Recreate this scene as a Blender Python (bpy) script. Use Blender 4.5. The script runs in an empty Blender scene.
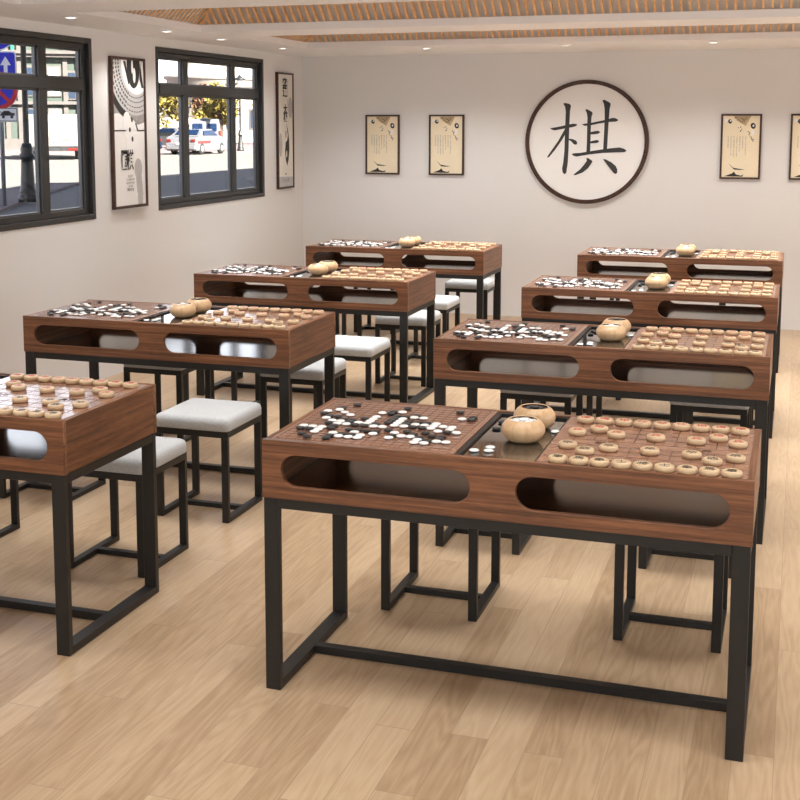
import bpy, bmesh, math, random
from mathutils import Vector, Matrix
random.seed(7)
sc = bpy.context.scene
C = sc.collection
R = math.radians

# ------------------------------------------------------------------ materials
def new_mat(name):
    m = bpy.data.materials.new(name); m.use_nodes = True
    nt = m.node_tree; b = nt.nodes['Principled BSDF']
    return m, nt, b

def plain(name, col, rough=0.5, metal=0.0, spec=0.5, bump=0.0, bscale=200, vary=0.0, emit=0.0, coat=0.0):
    m, nt, b = new_mat(name)
    b.inputs['Roughness'].default_value = rough
    b.inputs['Metallic'].default_value = metal
    b.inputs['Specular IOR Level'].default_value = spec
    b.inputs['Coat Weight'].default_value = coat
    tc = nt.nodes.new('ShaderNodeTexCoord'); nz = nt.nodes.new('ShaderNodeTexNoise')
    nz.inputs['Scale'].default_value = bscale; nz.inputs['Detail'].default_value = 3
    nt.links.new(tc.outputs['Object'], nz.inputs['Vector'])
    rp = nt.nodes.new('ShaderNodeValToRGB')
    rp.color_ramp.elements[0].position = 0.3; rp.color_ramp.elements[1].position = 0.7
    rp.color_ramp.elements[0].color = tuple(c*(1-vary) for c in col[:3]) + (1,)
    rp.color_ramp.elements[1].color = tuple(min(1, c*(1+vary)) for c in col[:3]) + (1,)
    nt.links.new(nz.outputs['Fac'], rp.inputs['Fac']); nt.links.new(rp.outputs['Color'], b.inputs['Base Color'])
    if bump:
        bp = nt.nodes.new('ShaderNodeBump'); bp.inputs['Strength'].default_value = bump; bp.inputs['Distance'].default_value = 0.001
        nt.links.new(nz.outputs['Fac'], bp.inputs['Height']); nt.links.new(bp.outputs['Normal'], b.inputs['Normal'])
    if emit:
        b.inputs['Emission Color'].default_value = tuple(col[:3]) + (1,); b.inputs['Emission Strength'].default_value = emit
    return m

def wood(name, cols, stretch, rough=0.35, fine=60.0, coat=0.0, pscale=6.0, spec=0.5, bump=0.12):
    """veneer: two stretched noises, long along the axis with the small scale"""
    m, nt, b = new_mat(name)
    L = nt.links
    tc = nt.nodes.new('ShaderNodeTexCoord')
    mp = nt.nodes.new('ShaderNodeMapping'); mp.inputs['Scale'].default_value = stretch
    L.new(tc.outputs['Object'], mp.inputs['Vector'])
    n1 = nt.nodes.new('ShaderNodeTexNoise'); n1.inputs['Scale'].default_value = pscale; n1.inputs['Detail'].default_value = 4; n1.inputs['Distortion'].default_value = 0.6
    n2 = nt.nodes.new('ShaderNodeTexNoise'); n2.inputs['Scale'].default_value = fine; n2.inputs['Detail'].default_value = 3
    L.new(mp.outputs[0], n1.inputs['Vector']); L.new(mp.outputs[0], n2.inputs['Vector'])
    mx = nt.nodes.new('ShaderNodeMath'); mx.operation = 'MULTIPLY_ADD'; mx.inputs[1].default_value = 0.35; 
    sub = nt.nodes.new('ShaderNodeMath'); sub.operation = 'MULTIPLY'; sub.inputs[1].default_value = 0.70
    L.new(n1.outputs['Fac'], sub.inputs[0]); L.new(n2.outputs['Fac'], mx.inputs[0]); L.new(sub.outputs[0], mx.inputs[2])
    rp = nt.nodes.new('ShaderNodeValToRGB'); e = rp.color_ramp.elements
    e[0].position = 0.36; e[0].color = cols[0] + (1,)
    e[1].position = 0.68; e[1].color = cols[2] + (1,)
    k = e.new(0.52); k.color = cols[1] + (1,)
    L.new(mx.outputs[0], rp.inputs['Fac']); L.new(rp.outputs['Color'], b.inputs['Base Color'])
    b.inputs['Roughness'].default_value = rough; b.inputs['Coat Weight'].default_value = coat; b.inputs['Coat Roughness'].default_value = 0.12
    b.inputs['Specular IOR Level'].default_value = spec
    bp = nt.nodes.new('ShaderNodeBump'); bp.inputs['Strength'].default_value = bump; bp.inputs['Distance'].default_value = 0.0006
    L.new(n2.outputs['Fac'], bp.inputs['Height']); L.new(bp.outputs['Normal'], b.inputs['Normal'])
    return m

WAL = [(0.068, 0.024, 0.0095), (0.165, 0.063, 0.0245), (0.280, 0.115, 0.048)]
M = {}
M['walnut_x'] = wood('walnut_veneer_long', WAL, (0.40, 14, 14), rough=0.38)
M['walnut_y'] = wood('walnut_veneer_side', WAL, (14, 0.40, 10), rough=0.38)
TOPW = [(0.215, 0.096, 0.056), (0.300, 0.142, 0.087), (0.370, 0.184, 0.116)]  # boards slightly redder, and lightened to carry reflected light in the colour
M['walnut_top'] = wood('walnut_veneer_top', TOPW, (0.45, 9, 9), rough=0.22, spec=0.6, bump=0.0, coat=0.6)
M['walnut_top'].node_tree.nodes['Principled BSDF'].inputs['Coat Roughness'].default_value = 0.2
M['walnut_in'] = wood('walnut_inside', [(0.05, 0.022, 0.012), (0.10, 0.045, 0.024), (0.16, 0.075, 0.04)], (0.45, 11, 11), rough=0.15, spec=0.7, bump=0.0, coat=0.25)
M['metal'] = plain('black_powder_coat', (0.015, 0.0135, 0.012), rough=0.40, spec=0.4, bump=0.15, bscale=900, vary=0.08)
M['tray'] = plain('gloss_black_tray', (0.010, 0.010, 0.011), rough=0.05, spec=1.0, coat=1.0)
M['trayrim'] = plain('tray_rim_black', (0.008, 0.008, 0.008), rough=0.4)
M['line'] = plain('board_line_ink', (0.050, 0.022, 0.014), rough=0.6, spec=0.15)
M['piece'] = wood('pale_turned_wood', [(0.50, 0.345, 0.195), (0.60, 0.43, 0.255), (0.66, 0.48, 0.30)], (2, 30, 30), rough=0.32, fine=25)
M['bowl'] = wood('pale_bamboo_bowl', [(0.52, 0.325, 0.165), (0.62, 0.40, 0.215), (0.69, 0.46, 0.26)], (9, 9, 1.0), rough=0.28, fine=40)
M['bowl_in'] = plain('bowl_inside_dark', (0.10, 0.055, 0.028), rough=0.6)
M['red_ink'] = plain('red_ink', (0.42, 0.03, 0.015), rough=0.5)
M['black_ink'] = plain('black_ink', (0.012, 0.010, 0.010), rough=0.5)
M['white_stone'] = plain('white_stone', (0.86, 0.85, 0.82), rough=0.25)
M['black_stone'] = plain('black_stone', (0.016, 0.015, 0.015), rough=0.35)
M['wall'] = plain('warm_grey_wall_paint', (0.790, 0.778, 0.765), rough=0.85, spec=0.2, bump=0.05, bscale=300, vary=0.01)
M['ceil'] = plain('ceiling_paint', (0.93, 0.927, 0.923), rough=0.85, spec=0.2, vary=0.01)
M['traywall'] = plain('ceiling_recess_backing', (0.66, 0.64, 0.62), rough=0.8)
M['slat'] = wood('ceiling_slat_oak', [(0.58, 0.29, 0.11), (0.74, 0.42, 0.18), (0.82, 0.51, 0.25)], (6, 6, 3), rough=0.45)
M['winframe'] = plain('dark_grey_window_aluminium', (0.030, 0.030, 0.030), rough=0.38, metal=0.1, vary=0.05)
M['sash'] = plain('lighter_grey_glazing_bead', (0.10, 0.10, 0.105), rough=0.3, metal=0.3)
M['frame_brown'] = wood('dark_picture_frame', [(0.025, 0.009, 0.005), (0.055, 0.022, 0.012), (0.09, 0.038, 0.02)], (8, 8, 8), rough=0.45)
M['signwhite'] = plain('white_sign_face', (0.90, 0.89, 0.875), rough=0.55, vary=0.005)
M['cream'] = plain('cream_paper', (0.90, 0.79, 0.58), rough=0.7, vary=0.03, bscale=6)
M['cream_dark'] = plain('aged_paper', (0.52, 0.38, 0.22), rough=0.7, vary=0.2, bscale=30)
M['paper'] = plain('poster_paper', (0.90, 0.89, 0.875), rough=0.6, vary=0.02, bscale=3)
M['paper2'] = plain('poster_paper_ivory', (0.84, 0.80, 0.72), rough=0.6, vary=0.02, bscale=3)
M['greyink'] = plain('grey_print', (0.33, 0.31, 0.29), rough=0.7, vary=0.2, bscale=20)
M['palegrey'] = plain('pale_grey_print', (0.52, 0.51, 0.50), rough=0.7, vary=0.05, bscale=20)
M['ink'] = plain('print_black', (0.02, 0.02, 0.02), rough=0.6)
M['lampface'] = plain('downlight_face', (1.0, 0.95, 0.88), emit=4.0)
M['coveface'] = plain('cove_light_face', (1.0, 0.96, 0.91), emit=0.0)  # spare face material for the added tray lights, no glow set
# cushion
def cushion_mat():
    m, nt, b = new_mat('light_grey_fabric'); L = nt.links
    tc = nt.nodes.new('ShaderNodeTexCoord'); n = nt.nodes.new('ShaderNodeTexNoise'); n.inputs['Scale'].default_value = 260; n.inputs['Detail'].default_value = 4
    n2 = nt.nodes.new('ShaderNodeTexNoise'); n2.inputs['Scale'].default_value = 900
    L.new(tc.outputs['Object'], n.inputs['Vector']); L.new(tc.outputs['Object'], n2.inputs['Vector'])
    rp = nt.nodes.new('ShaderNodeValToRGB'); rp.color_ramp.elements[0].position = 0.3; rp.color_ramp.elements[1].position = 0.7
    rp.color_ramp.elements[0].color = (0.37, 0.37, 0.365, 1); rp.color_ramp.elements[1].color = (0.53, 0.53, 0.52, 1)
    L.new(n.outputs['Fac'], rp.inputs['Fac']); L.new(rp.outputs['Color'], b.inputs['Base Color'])
    b.inputs['Roughness'].default_value = 0.9; b.inputs['Specular IOR Level'].default_value = 0.2; b.inputs['Sheen Weight'].default_value = 0.2
    bp = nt.nodes.new('ShaderNodeBump'); bp.inputs['Strength'].default_value = 0.4; bp.inputs['Distance'].default_value = 0.001
    L.new(n2.outputs['Fac'], bp.inputs['Height']); L.new(bp.outputs['Normal'], b.inputs['Normal'])
    return m
M['fabric'] = cushion_mat()
# floor planks: run along Y
def floor_mat():
    m, nt, b = new_mat('oak_plank_floor'); L = nt.links; N = nt.nodes
    def math_(op, a=None, c=None, v=None):
        n = N.new('ShaderNodeMath'); n.operation = op
        if a is not None:
            (L.new(a, n.inputs[0]) if hasattr(a, 'links') else setattr(n.inputs[0], 'default_value', a))
        if c is not None:
            (L.new(c, n.inputs[1]) if hasattr(c, 'links') else setattr(n.inputs[1], 'default_value', c))
        return n.outputs[0]
    tc = N.new('ShaderNodeTexCoord'); sp = N.new('ShaderNodeSeparateXYZ'); L.new(tc.outputs['Object'], sp.inputs[0])
    W, LEN = 0.1045, 1.25
    xs = math_('ADD', sp.outputs[0], 10.0 - 0.036 + 0.1045*0.5 - 0.053)
    xw = math_('DIVIDE', xs, W); xi = math_('FLOOR', xw); xf = math_('FRACT', xw)
    wn = N.new('ShaderNodeTexWhiteNoise'); wn.noise_dimensions = '1D'; L.new(xi, wn.inputs['W'])
    off = math_('MULTIPLY', wn.outputs['Value'], LEN)
    ys = math_('ADD', sp.outputs[1], off); yw = math_('DIVIDE', math_('ADD', ys, 20.0), LEN); yi = math_('FLOOR', yw); yf = math_('FRACT', yw)
    cmb = N.new('ShaderNodeCombineXYZ'); L.new(xi, cmb.inputs[0]); L.new(yi, cmb.inputs[1])
    wn2 = N.new('ShaderNodeTexWhiteNoise'); wn2.noise_dimensions = '3D'; L.new(cmb.outputs[0], wn2.inputs['Vector'])
    # grain coordinates
    sc2 = N.new('ShaderNodeVectorMath'); sc2.operation = 'SCALE'; sc2.inputs['Scale'].default_value = 17.0; L.new(wn2.outputs['Color'], sc2.inputs[0])
    mp = N.new('ShaderNodeMapping'); mp.inputs['Scale'].default_value = (9.0, 0.8, 1); L.new(tc.outputs['Object'], mp.inputs['Vector'])
    ad = N.new('ShaderNodeVectorMath'); ad.operation = 'ADD'; L.new(mp.outputs[0], ad.inputs[0]); L.new(sc2.outputs[0], ad.inputs[1])
    g1 = N.new('ShaderNodeTexNoise'); g1.inputs['Scale'].default_value = 1.1; g1.inputs['Detail'].default_value = 2; g1.inputs['Distortion'].default_value = 0.3; L.new(ad.outputs[0], g1.inputs['Vector'])
    # cathedral rings from the noise
    rg = math_('FRACT', math_('MULTIPLY', g1.outputs['Fac'], 13.0))
    rg2 = math_('ABSOLUTE', math_('SUBTRACT', rg, 0.5))
    g2 = N.new('ShaderNodeTexNoise'); g2.inputs['Scale'].default_value = 11.0; g2.inputs['Detail'].default_value = 4; L.new(ad.outputs[0], g2.inputs['Vector'])
    v = math_('ADD', math_('MULTIPLY', rg2, 0.42), math_('MULTIPLY', g2.outputs['Fac'], 0.45))
    v = math_('ADD', v, math_('MULTIPLY', wn2.outputs['Value'], 0.42))
    rp = N.new('ShaderNodeValToRGB'); e = rp.color_ramp.elements
    e[0].position = 0.15; e[0].color = (0.295, 0.183, 0.098, 1)
    e[1].position = 0.95; e[1].color = (0.525, 0.378, 0.240, 1)
    k = e.new(0.55); k.color = (0.430, 0.293, 0.175, 1)
    L.new(v, rp.inputs['Fac'])
    # seams
    sx = math_('MINIMUM', xf, math_('SUBTRACT', 1.0, xf)); sx = math_('LESS_THAN', sx, 0.009)
    sy = math_('MINIMUM', yf, math_('SUBTRACT', 1.0, yf)); sy = math_('LESS_THAN', sy, 0.0010)
    seam = math_('MAXIMUM', sx, sy)
    mix = N.new('ShaderNodeMix'); mix.data_type = 'RGBA'; mix.inputs['B'].default_value = (0.25, 0.165, 0.105, 1)
    L.new(math_('MULTIPLY', seam, 0.75), mix.inputs['Factor']); L.new(rp.outputs['Color'], mix.inputs['A']); L.new(mix.outputs['Result'], b.inputs['Base Color'])
    b.inputs['Roughness'].default_value = 0.33; b.inputs['Specular IOR Level'].default_value = 0.45
    bp = N.new('ShaderNodeBump'); bp.inputs['Strength'].default_value = 0.25; bp.inputs['Distance'].default_value = 0.0006
    L.new(g2.outputs['Fac'], bp.inputs['Height']); L.new(bp.outputs['Normal'], b.inputs['Normal'])
    return m
M['floor'] = floor_mat()
def glass_mat():
    m = bpy.data.materials.new('window_glass'); m.use_nodes = True; nt = m.node_tree; nt.nodes.clear()
    o = nt.nodes.new('ShaderNodeOutputMaterial'); mx = nt.nodes.new('ShaderNodeMixShader'); t = nt.nodes.new('ShaderNodeBsdfTransparent'); g = nt.nodes.new('ShaderNodeBsdfGlossy')
    g.inputs['Roughness'].default_value = 0.02; mx.inputs['Fac'].default_value = 0.02
    nt.links.new(t.outputs[0], mx.inputs[1]); nt.links.new(g.outputs[0], mx.inputs[2]); nt.links.new(mx.outputs[0], o.inputs[0]); return m
M['glass'] = glass_mat()
# outside
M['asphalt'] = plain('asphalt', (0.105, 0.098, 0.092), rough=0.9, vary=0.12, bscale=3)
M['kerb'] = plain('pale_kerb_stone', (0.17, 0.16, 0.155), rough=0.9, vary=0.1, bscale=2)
M['gwhite'] = plain('white_road_paint', (0.5, 0.5, 0.48), rough=0.8)
def brick_mat():
    m, nt, b = new_mat('pink_paving_bricks'); L = nt.links
    tc = nt.nodes.new('ShaderNodeTexCoord'); br = nt.nodes.new('ShaderNodeTexBrick')
    br.inputs['Color1'].default_value = (0.12, 0.085, 0.09, 1); br.inputs['Color2'].default_value = (0.16, 0.12, 0.125, 1); br.inputs['Mortar'].default_value = (0.07, 0.06, 0.06, 1)
    br.inputs['Scale'].default_value = 2.2; L.new(tc.outputs['Object'], br.inputs['Vector']); L.new(br.outputs['Color'], b.inputs['Base Color']); b.inputs['Roughness'].default_value = 0.9
    return m
M['paving'] = brick_mat()
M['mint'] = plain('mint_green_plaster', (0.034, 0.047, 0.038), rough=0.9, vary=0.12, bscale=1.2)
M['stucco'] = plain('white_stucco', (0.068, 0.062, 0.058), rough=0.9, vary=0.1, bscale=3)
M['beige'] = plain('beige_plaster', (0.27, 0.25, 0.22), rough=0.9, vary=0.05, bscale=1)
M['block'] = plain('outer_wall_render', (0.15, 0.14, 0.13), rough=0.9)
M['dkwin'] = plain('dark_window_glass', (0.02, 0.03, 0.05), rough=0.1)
M['teal'] = plain('teal_mesh_netting', (0.003, 0.09, 0.07), rough=0.8, vary=0.2, bscale=8)
M['castiron'] = plain('black_cast_iron', (0.012, 0.013, 0.014), rough=0.45)
M['galv'] = plain('galvanised_steel', (0.24, 0.25, 0.27), rough=0.5, metal=0.3)
M['blue'] = plain('blue_sign_sheet', (0.004, 0.015, 0.50), rough=0.4)
M['red'] = plain('red_sign_sheet', (0.50, 0.01, 0.02), rough=0.4)
M['wsheet'] = plain('white_sign_sheet', (0.72, 0.72, 0.75), rough=0.4)
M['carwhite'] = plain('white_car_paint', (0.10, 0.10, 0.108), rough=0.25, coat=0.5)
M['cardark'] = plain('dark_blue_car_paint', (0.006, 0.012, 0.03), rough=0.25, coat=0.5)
M['carglass'] = plain('car_window_glass', (0.004, 0.012, 0.035), rough=0.15, spec=0.15)
M['tyre'] = plain('black_rubber', (0.012, 0.012, 0.012), rough=0.8)
M['truckbox'] = plain('white_truck_panel', (0.12, 0.115, 0.105), rough=0.5, vary=0.05, bscale=2)
M['lampred'] = plain('red_tail_lamp', (0.09, 0.006, 0.004), rough=0.3)
M['orange'] = plain('orange_lens', (0.6, 0.2, 0.02), rough=0.3)
M['leaf_y'] = plain('yellow_green_leaves', (0.110, 0.085, 0.010), rough=0.8, vary=0.55, bscale=1.6)
M['leaf_o'] = plain('autumn_brown_leaves', (0.075, 0.034, 0.012), rough=0.8, vary=0.5, bscale=1.6)
M['leaf_g'] = plain('green_leaves', (0.05, 0.06, 0.010), rough=0.8, vary=0.6, bscale=1.6)
M['bark'] = plain('tree_bark', (0.05, 0.035, 0.025), rough=0.9, vary=0.3, bscale=8)

# ------------------------------------------------------------------ mesh helpers
def box(bm, x0, x1, y0, y1, z0, z1, mi=0):
    vs = [bm.verts.new(p) for p in ((x0,y0,z0),(x1,y0,z0),(x1,y1,z0),(x0,y1,z0),(x0,y0,z1),(x1,y0,z1),(x1,y1,z1),(x0,y1,z1))]
    fs = []
    for f in ((0,3,2,1),(4,5,6,7),(0,1,5,4),(1,2,6,5),(2,3,7,6),(3,0,4,7)):
        fc = bm.faces.new([vs[i] for i in f]); fc.material_index = mi; fs.append(fc)
    return vs
def obox(bm, org, ax, ay, az, mi=0):
    """oriented box: origin corner and three edge vectors"""
    o = Vector(org); ax, ay, az = Vector(ax), Vector(ay), Vector(az)
    vs = [bm.verts.new(p) for p in (o, o+ax, o+ax+ay, o+ay, o+az, o+ax+az, o+ax+ay+az, o+ay+az)]
    for f in ((0,3,2,1),(4,5,6,7),(0,1,5,4),(1,2,6,5),(2,3,7,6),(3,0,4,7)):
        bm.faces.new([vs[i] for i in f]).material_index = mi
def lathe(bm, prof, seg=32, c=(0,0,0), mi=0, smooth=True, cap=True):
    rings = []
    for r, z in prof:
        if r < 1e-6: rings.append([bm.verts.new((c[0], c[1], c[2]+z))])
        else: rings.append([bm.verts.new((c[0]+r*math.cos(2*math.pi*i/seg), c[1]+r*math.sin(2*math.pi*i/seg), c[2]+z)) for i in range(seg)])
    for a, b in zip(rings, rings[1:]):
        for i in range(seg):
            j = (i+1) % seg
            if len(a) == 1 and len(b) == 1: continue
            if len(a) == 1: f = bm.faces.new((a[0], b[j], b[i]))
            elif len(b) == 1: f = bm.faces.new((a[i], a[j], b[0]))
            else: f = bm.faces.new((a[i], a[j], b[j], b[i]))
            f.material_index = mi; f.smooth = smooth
def prism(bm, pts, y0, y1, mi=0, plane='xz'):
    """extruded polygon; pts in the plane, thickness along the other axis"""
    def P(a, b, t):
        return {'xz': (a, t, b), 'yz': (t, a, b), 'xy': (a, b, t)}[plane]
    A = [bm.verts.new(P(a, b, y0)) for a, b in pts]; B = [bm.verts.new(P(a, b, y1)) for a, b in pts]
    n = len(pts)
    bm.faces.new(A).material_index = mi; bm.faces.new(B[::-1]).material_index = mi
    for i in range(n): bm.faces.new((A[i], B[i], B[(i+1) % n], A[(i+1) % n])).material_index = mi
def mesh_of(bm, name, mats, recalc=True, bevel=0.0, seg=1):
    if bevel:
        bmesh.ops.bevel(bm, geom=[e for e in bm.edges], offset=bevel, segments=seg, affect='EDGES', profile=0.7)
    if recalc: bmesh.ops.recalc_face_normals(bm, faces=bm.faces)
    me = bpy.data.meshes.new(name); bm.to_mesh(me); bm.free()
    for m in (mats if isinstance(mats, (list, tuple)) else [mats]): me.materials.append(M[m] if isinstance(m, str) else m)
    return me
def link(name, me, parent=None, loc=None, rot=None):
    o = bpy.data.objects.new(name, me); C.objects.link(o)
    if parent: o.parent = parent
    if loc is not None: o.location = loc
    if rot is not None: o.rotation_euler = rot
    return o
def part(name, bm, mats, parent=None, loc=None, bevel=0.0, seg=1, rot=None):
    return link(name, mesh_of(bm, name, mats, bevel=bevel, seg=seg), parent, loc, rot)
def bx(name, dims, mat, parent=None, bevel=0.0, seg=1):
    bm = bmesh.new(); box(bm, *dims); return part(name, bm, mat, parent, bevel=bevel, seg=seg)
def tag(o, label=None, cat=None, group=None, kind=None):
    if label: o['label'] = label
    if cat: o['category'] = cat
    if group: o['group'] = group
    if kind: o['kind'] = kind
    return o
def empty(name, loc=(0,0,0), rz=0, label=None, cat=None, group=None, kind=None):
    o = bpy.data.objects.new(name, None); C.objects.link(o); o.location = loc; o.rotation_euler = (0,0,rz); o.empty_display_size = 0.05
    return tag(o, label, cat, group, kind)
def copy_tree(o, parent=None):
    c = o.copy(); C.objects.link(c); c.parent = parent
    for ch in list(o.children): copy_tree(ch, c)
    return c
def struct(o): o['kind'] = 'structure'; return o
def curve_mesh(polys, extrude, name, mats, bevel=0.0, off=(0,0,0), rot=None):
    """2D filled outline(s) (holes allowed) -> mesh"""
    cu = bpy.data.curves.new(name, 'CURVE'); cu.dimensions = '2D'; cu.fill_mode = 'BOTH'; cu.extrude = extrude; cu.bevel_depth = bevel; cu.bevel_resolution = 1
    for p in polys:
        s = cu.splines.new('POLY'); s.points.add(len(p)-1); s.use_cyclic_u = True
        for i, (a, b) in enumerate(p): s.points[i].co = (a, b, 0, 1)
    o = bpy.data.objects.new(name, cu); C.objects.link(o)
    dg = bpy.context.evaluated_depsgraph_get(); me = bpy.data.meshes.new_from_object(o.evaluated_get(dg)); me.name = name
    C.objects.unlink(o); bpy.data.objects.remove(o)
    T = Matrix.Translation(off)
    if rot is not None: T = T @ rot
    me.transform(T); me.materials.clear()
    for m in (mats if isinstance(mats, (list, tuple)) else [mats]): me.materials.append(M[m])
    return me
def text_mesh(txt, size, name, mat, extrude=0.0002, rot=None, off=(0,0,0), bold=0.0):
    cu = bpy.data.curves.new(name, 'FONT'); cu.body = txt; cu.size = size; cu.align_x = 'CENTER'; cu.align_y = 'CENTER'; cu.extrude = extrude; cu.offset = bold; cu.resolution_u = 3
    o = bpy.data.objects.new(name, cu); C.objects.link(o)
    dg = bpy.context.evaluated_depsgraph_get(); me = bpy.data.meshes.new_from_object(o.evaluated_get(dg)); me.name = name
    C.objects.unlink(o); bpy.data.objects.remove(o)
    # centre the character on the origin
    if len(me.vertices):
        xs = [v.co.x for v in me.vertices]; ys = [v.co.y for v in me.vertices]
        me.transform(Matrix.Translation((-(min(xs)+max(xs))/2, -(min(ys)+max(ys))/2, 0)))
    T = Matrix.Translation(off)
    if rot is not None: T = T @ rot
    me.transform(T); me.materials.clear(); me.materials.append(M[mat])
    return me
XZ = Matrix.Rotation(R(90), 4, 'X')          # drawing plane xy -> wall plane xz (faces -y)
YZ = Matrix.Rotation(R(90), 4, 'Z') @ XZ     # faces +x, drawing x runs along +y

# ------------------------------------------------------------------ camera
cam = bpy.data.cameras.new('camera'); co = bpy.data.objects.new('camera', cam); C.objects.link(co)
CAM = Vector((1.4332, -3.1908, 1.6468)); YAW, PITCH = R(-18.504), R(7.0433)
co.location = CAM; co.rotation_euler = (R(90)-PITCH, 0, -YAW)
cam.sensor_width = 36; cam.lens = 1244.04/800*36; cam.shift_x = (400-382.58)/800; cam.shift_y = (277.77-400)/800
cam.clip_end = 500; sc.camera = co
FW = Vector((math.sin(YAW)*math.cos(PITCH), math.cos(YAW)*math.cos(PITCH), -math.sin(PITCH)))

# ------------------------------------------------------------------ room shell
XL, XR, YF, YB, ZC = -2.815, 4.2, -5.2, 7.24, 2.24
bm = bmesh.new(); box(bm, XL-0.2, XR+0.2, YF-0.2, YB+0.2, -0.10, 0.0)
fl = struct(part('floor', bm, 'floor'))
WT = 0.065
W1 = (1.86, 3.745); W2 = (4.563, 6.39); WZ = (1.045, 2.180)
bm = bmesh.new()
a = [YF-0.2, W1[0], W1[1], W2[0], W2[1], YB+0.2]
box(bm, XL-WT, XL, a[0], a[5], 0, WZ[0]); box(bm, XL-WT, XL, a[0], a[5], WZ[1], ZC+0.5)
for y0, y1 in ((a[0], a[1]), (a[2], a[3]), (a[4], a[5])): box(bm, XL-WT, XL, y0, y1, WZ[0], WZ[1])
struct(part('wall_left', bm, 'wall'))
struct(bx('wall_back', (XL, XR+0.2, YB, YB+0.2, 0, ZC+0.5), 'wall'))
struct(bx('wall_right', (XR, XR+0.2, YF-0.2, YB, 0, ZC+0.5), 'wall'))
struct(bx('wall_front', (XL, XR, YF-0.2, YF, 0, ZC+0.5), 'wall'))
# ceiling with four recessed trays
TX = (-2.29, 3.55)
TY = [(-3.1, -1.6), (-1.05, 0.30), (0.78, 2.24), (2.72, 4.22), (4.70, 6.05)]
BAND = 0.045
bm = bmesh.new()
ys = [YF]
for t in TY: ys += [t[0], t[1]]
ys.append(YB)
ZT = ZC + 0.5
for i in range(0, len(ys), 2): box(bm, XL, XR, ys[i], ys[i+1], ZC, ZC+BAND)
for t in TY:
    box(bm, XL, TX[0], t[0], t[1], ZC, ZC+BAND); box(bm, TX[1], XR, t[0], t[1], ZC, ZC+BAND)
struct(part('ceiling', bm, 'ceil'))
struct(bx('trim_1', (XL-WT, XR+0.2, YF-0.2, YB+0.2, ZT, ZT+0.12), 'ceil'))
RISE = 0.30
for n, (y0, y1) in enumerate(TY):
    bm = bmesh.new()
    x0, x1 = TX; z0 = ZC+BAND+0.001; z1 = z0+RISE; t = 0.01
    # sloped backing (hipped), slightly behind the slats
    lo = [(x0-0.03,y0-0.03,z0), (x1+0.03,y0-0.03,z0), (x1+0.03,y1+0.03,z0), (x0-0.03,y1+0.03,z0)]
    hi = [(x0+RISE-0.03,y0+RISE-0.03,z1), (x1-RISE+0.03,y0+RISE-0.03,z1), (x1-RISE+0.03,y1-RISE+0.03,z1), (x0+RISE-0.03,y1-RISE+0.03,z1)]
    V0 = [bm.verts.new(p) for p in lo]; V1 = [bm.verts.new(p) for p in hi]
    V2 = [bm.verts.new((p[0], p[1], p[2]+t*2)) for p in lo]; V3 = [bm.verts.new((p[0], p[1], p[2]+t*2)) for p in hi]
    for i in range(4):
        j = (i+1) % 4
        bm.faces.new((V0[i], V0[j], V1[j], V1[i])); bm.faces.new((V2[j], V2[i], V3[i], V3[j]))
    bm.faces.new(V3)
    bm.faces.new(V1)
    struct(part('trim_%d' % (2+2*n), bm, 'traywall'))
    # slats
    bm = bmesh.new(); s, wd, dp = 0.0495, 0.0135, 0.030
    q = math.sqrt(0.5)*dp
    x = x0+0.02
    while x < x1-0.02:
        r = min(RISE, max(0.02, min(x-x0, x1-x)))     # hip cut
        for (yy, sg) in ((y1, -1), (y0, 1)):
            obox(bm, (x, yy+sg*0.004, z0), (wd,0,0), (0, sg*r, r), (0, sg*0.026, 0))
        x += s
    y = y0+0.02
    while y < y1-0.02:
        r = min(RISE, max(0.02, min(y-y0, y1-y)))
        for (xx, sg) in ((x0, 1), (x1, -1)):
            obox(bm, (xx+sg*0.004, y, z0), (0,wd*0.55,0), (sg*r, 0, r), (sg*0.012, 0, 0))
        y += s
    for (xx, sx) in ((x0, 1), (x1, -1)):
        for (yy, sy) in ((y0, 1), (y1, -1)):
            obox(bm, (xx+sx*0.004, yy+sy*0.004, z0), (sx*RISE, sy*RISE, RISE), (sx*0.012, -sy*0.012, 0), (sx*0.012, sy*0.012, 0.0))
    struct(part('trim_%d' % (3+2*n), bm, 'slat'))
    # area light added out of sight in this tray to fill the room
    li = bpy.data.lights.new('tray_lamp', 'AREA'); li.shape = 'RECTANGLE'; li.size = x1-x0-2*RISE-0.1; li.size_y = max(0.3, y1-y0-2*RISE-0.1)
    li.energy = (18, 24, 34, 58, 64)[n]; li.color = (0.945, 0.975, 1.0); li.spread = R(88)
    lo_ = bpy.data.objects.new('tray_lamp', li); C.objects.link(lo_); lo_.location = ((x0+x1)/2, (y0+y1)/2, z1-0.02)
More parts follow.
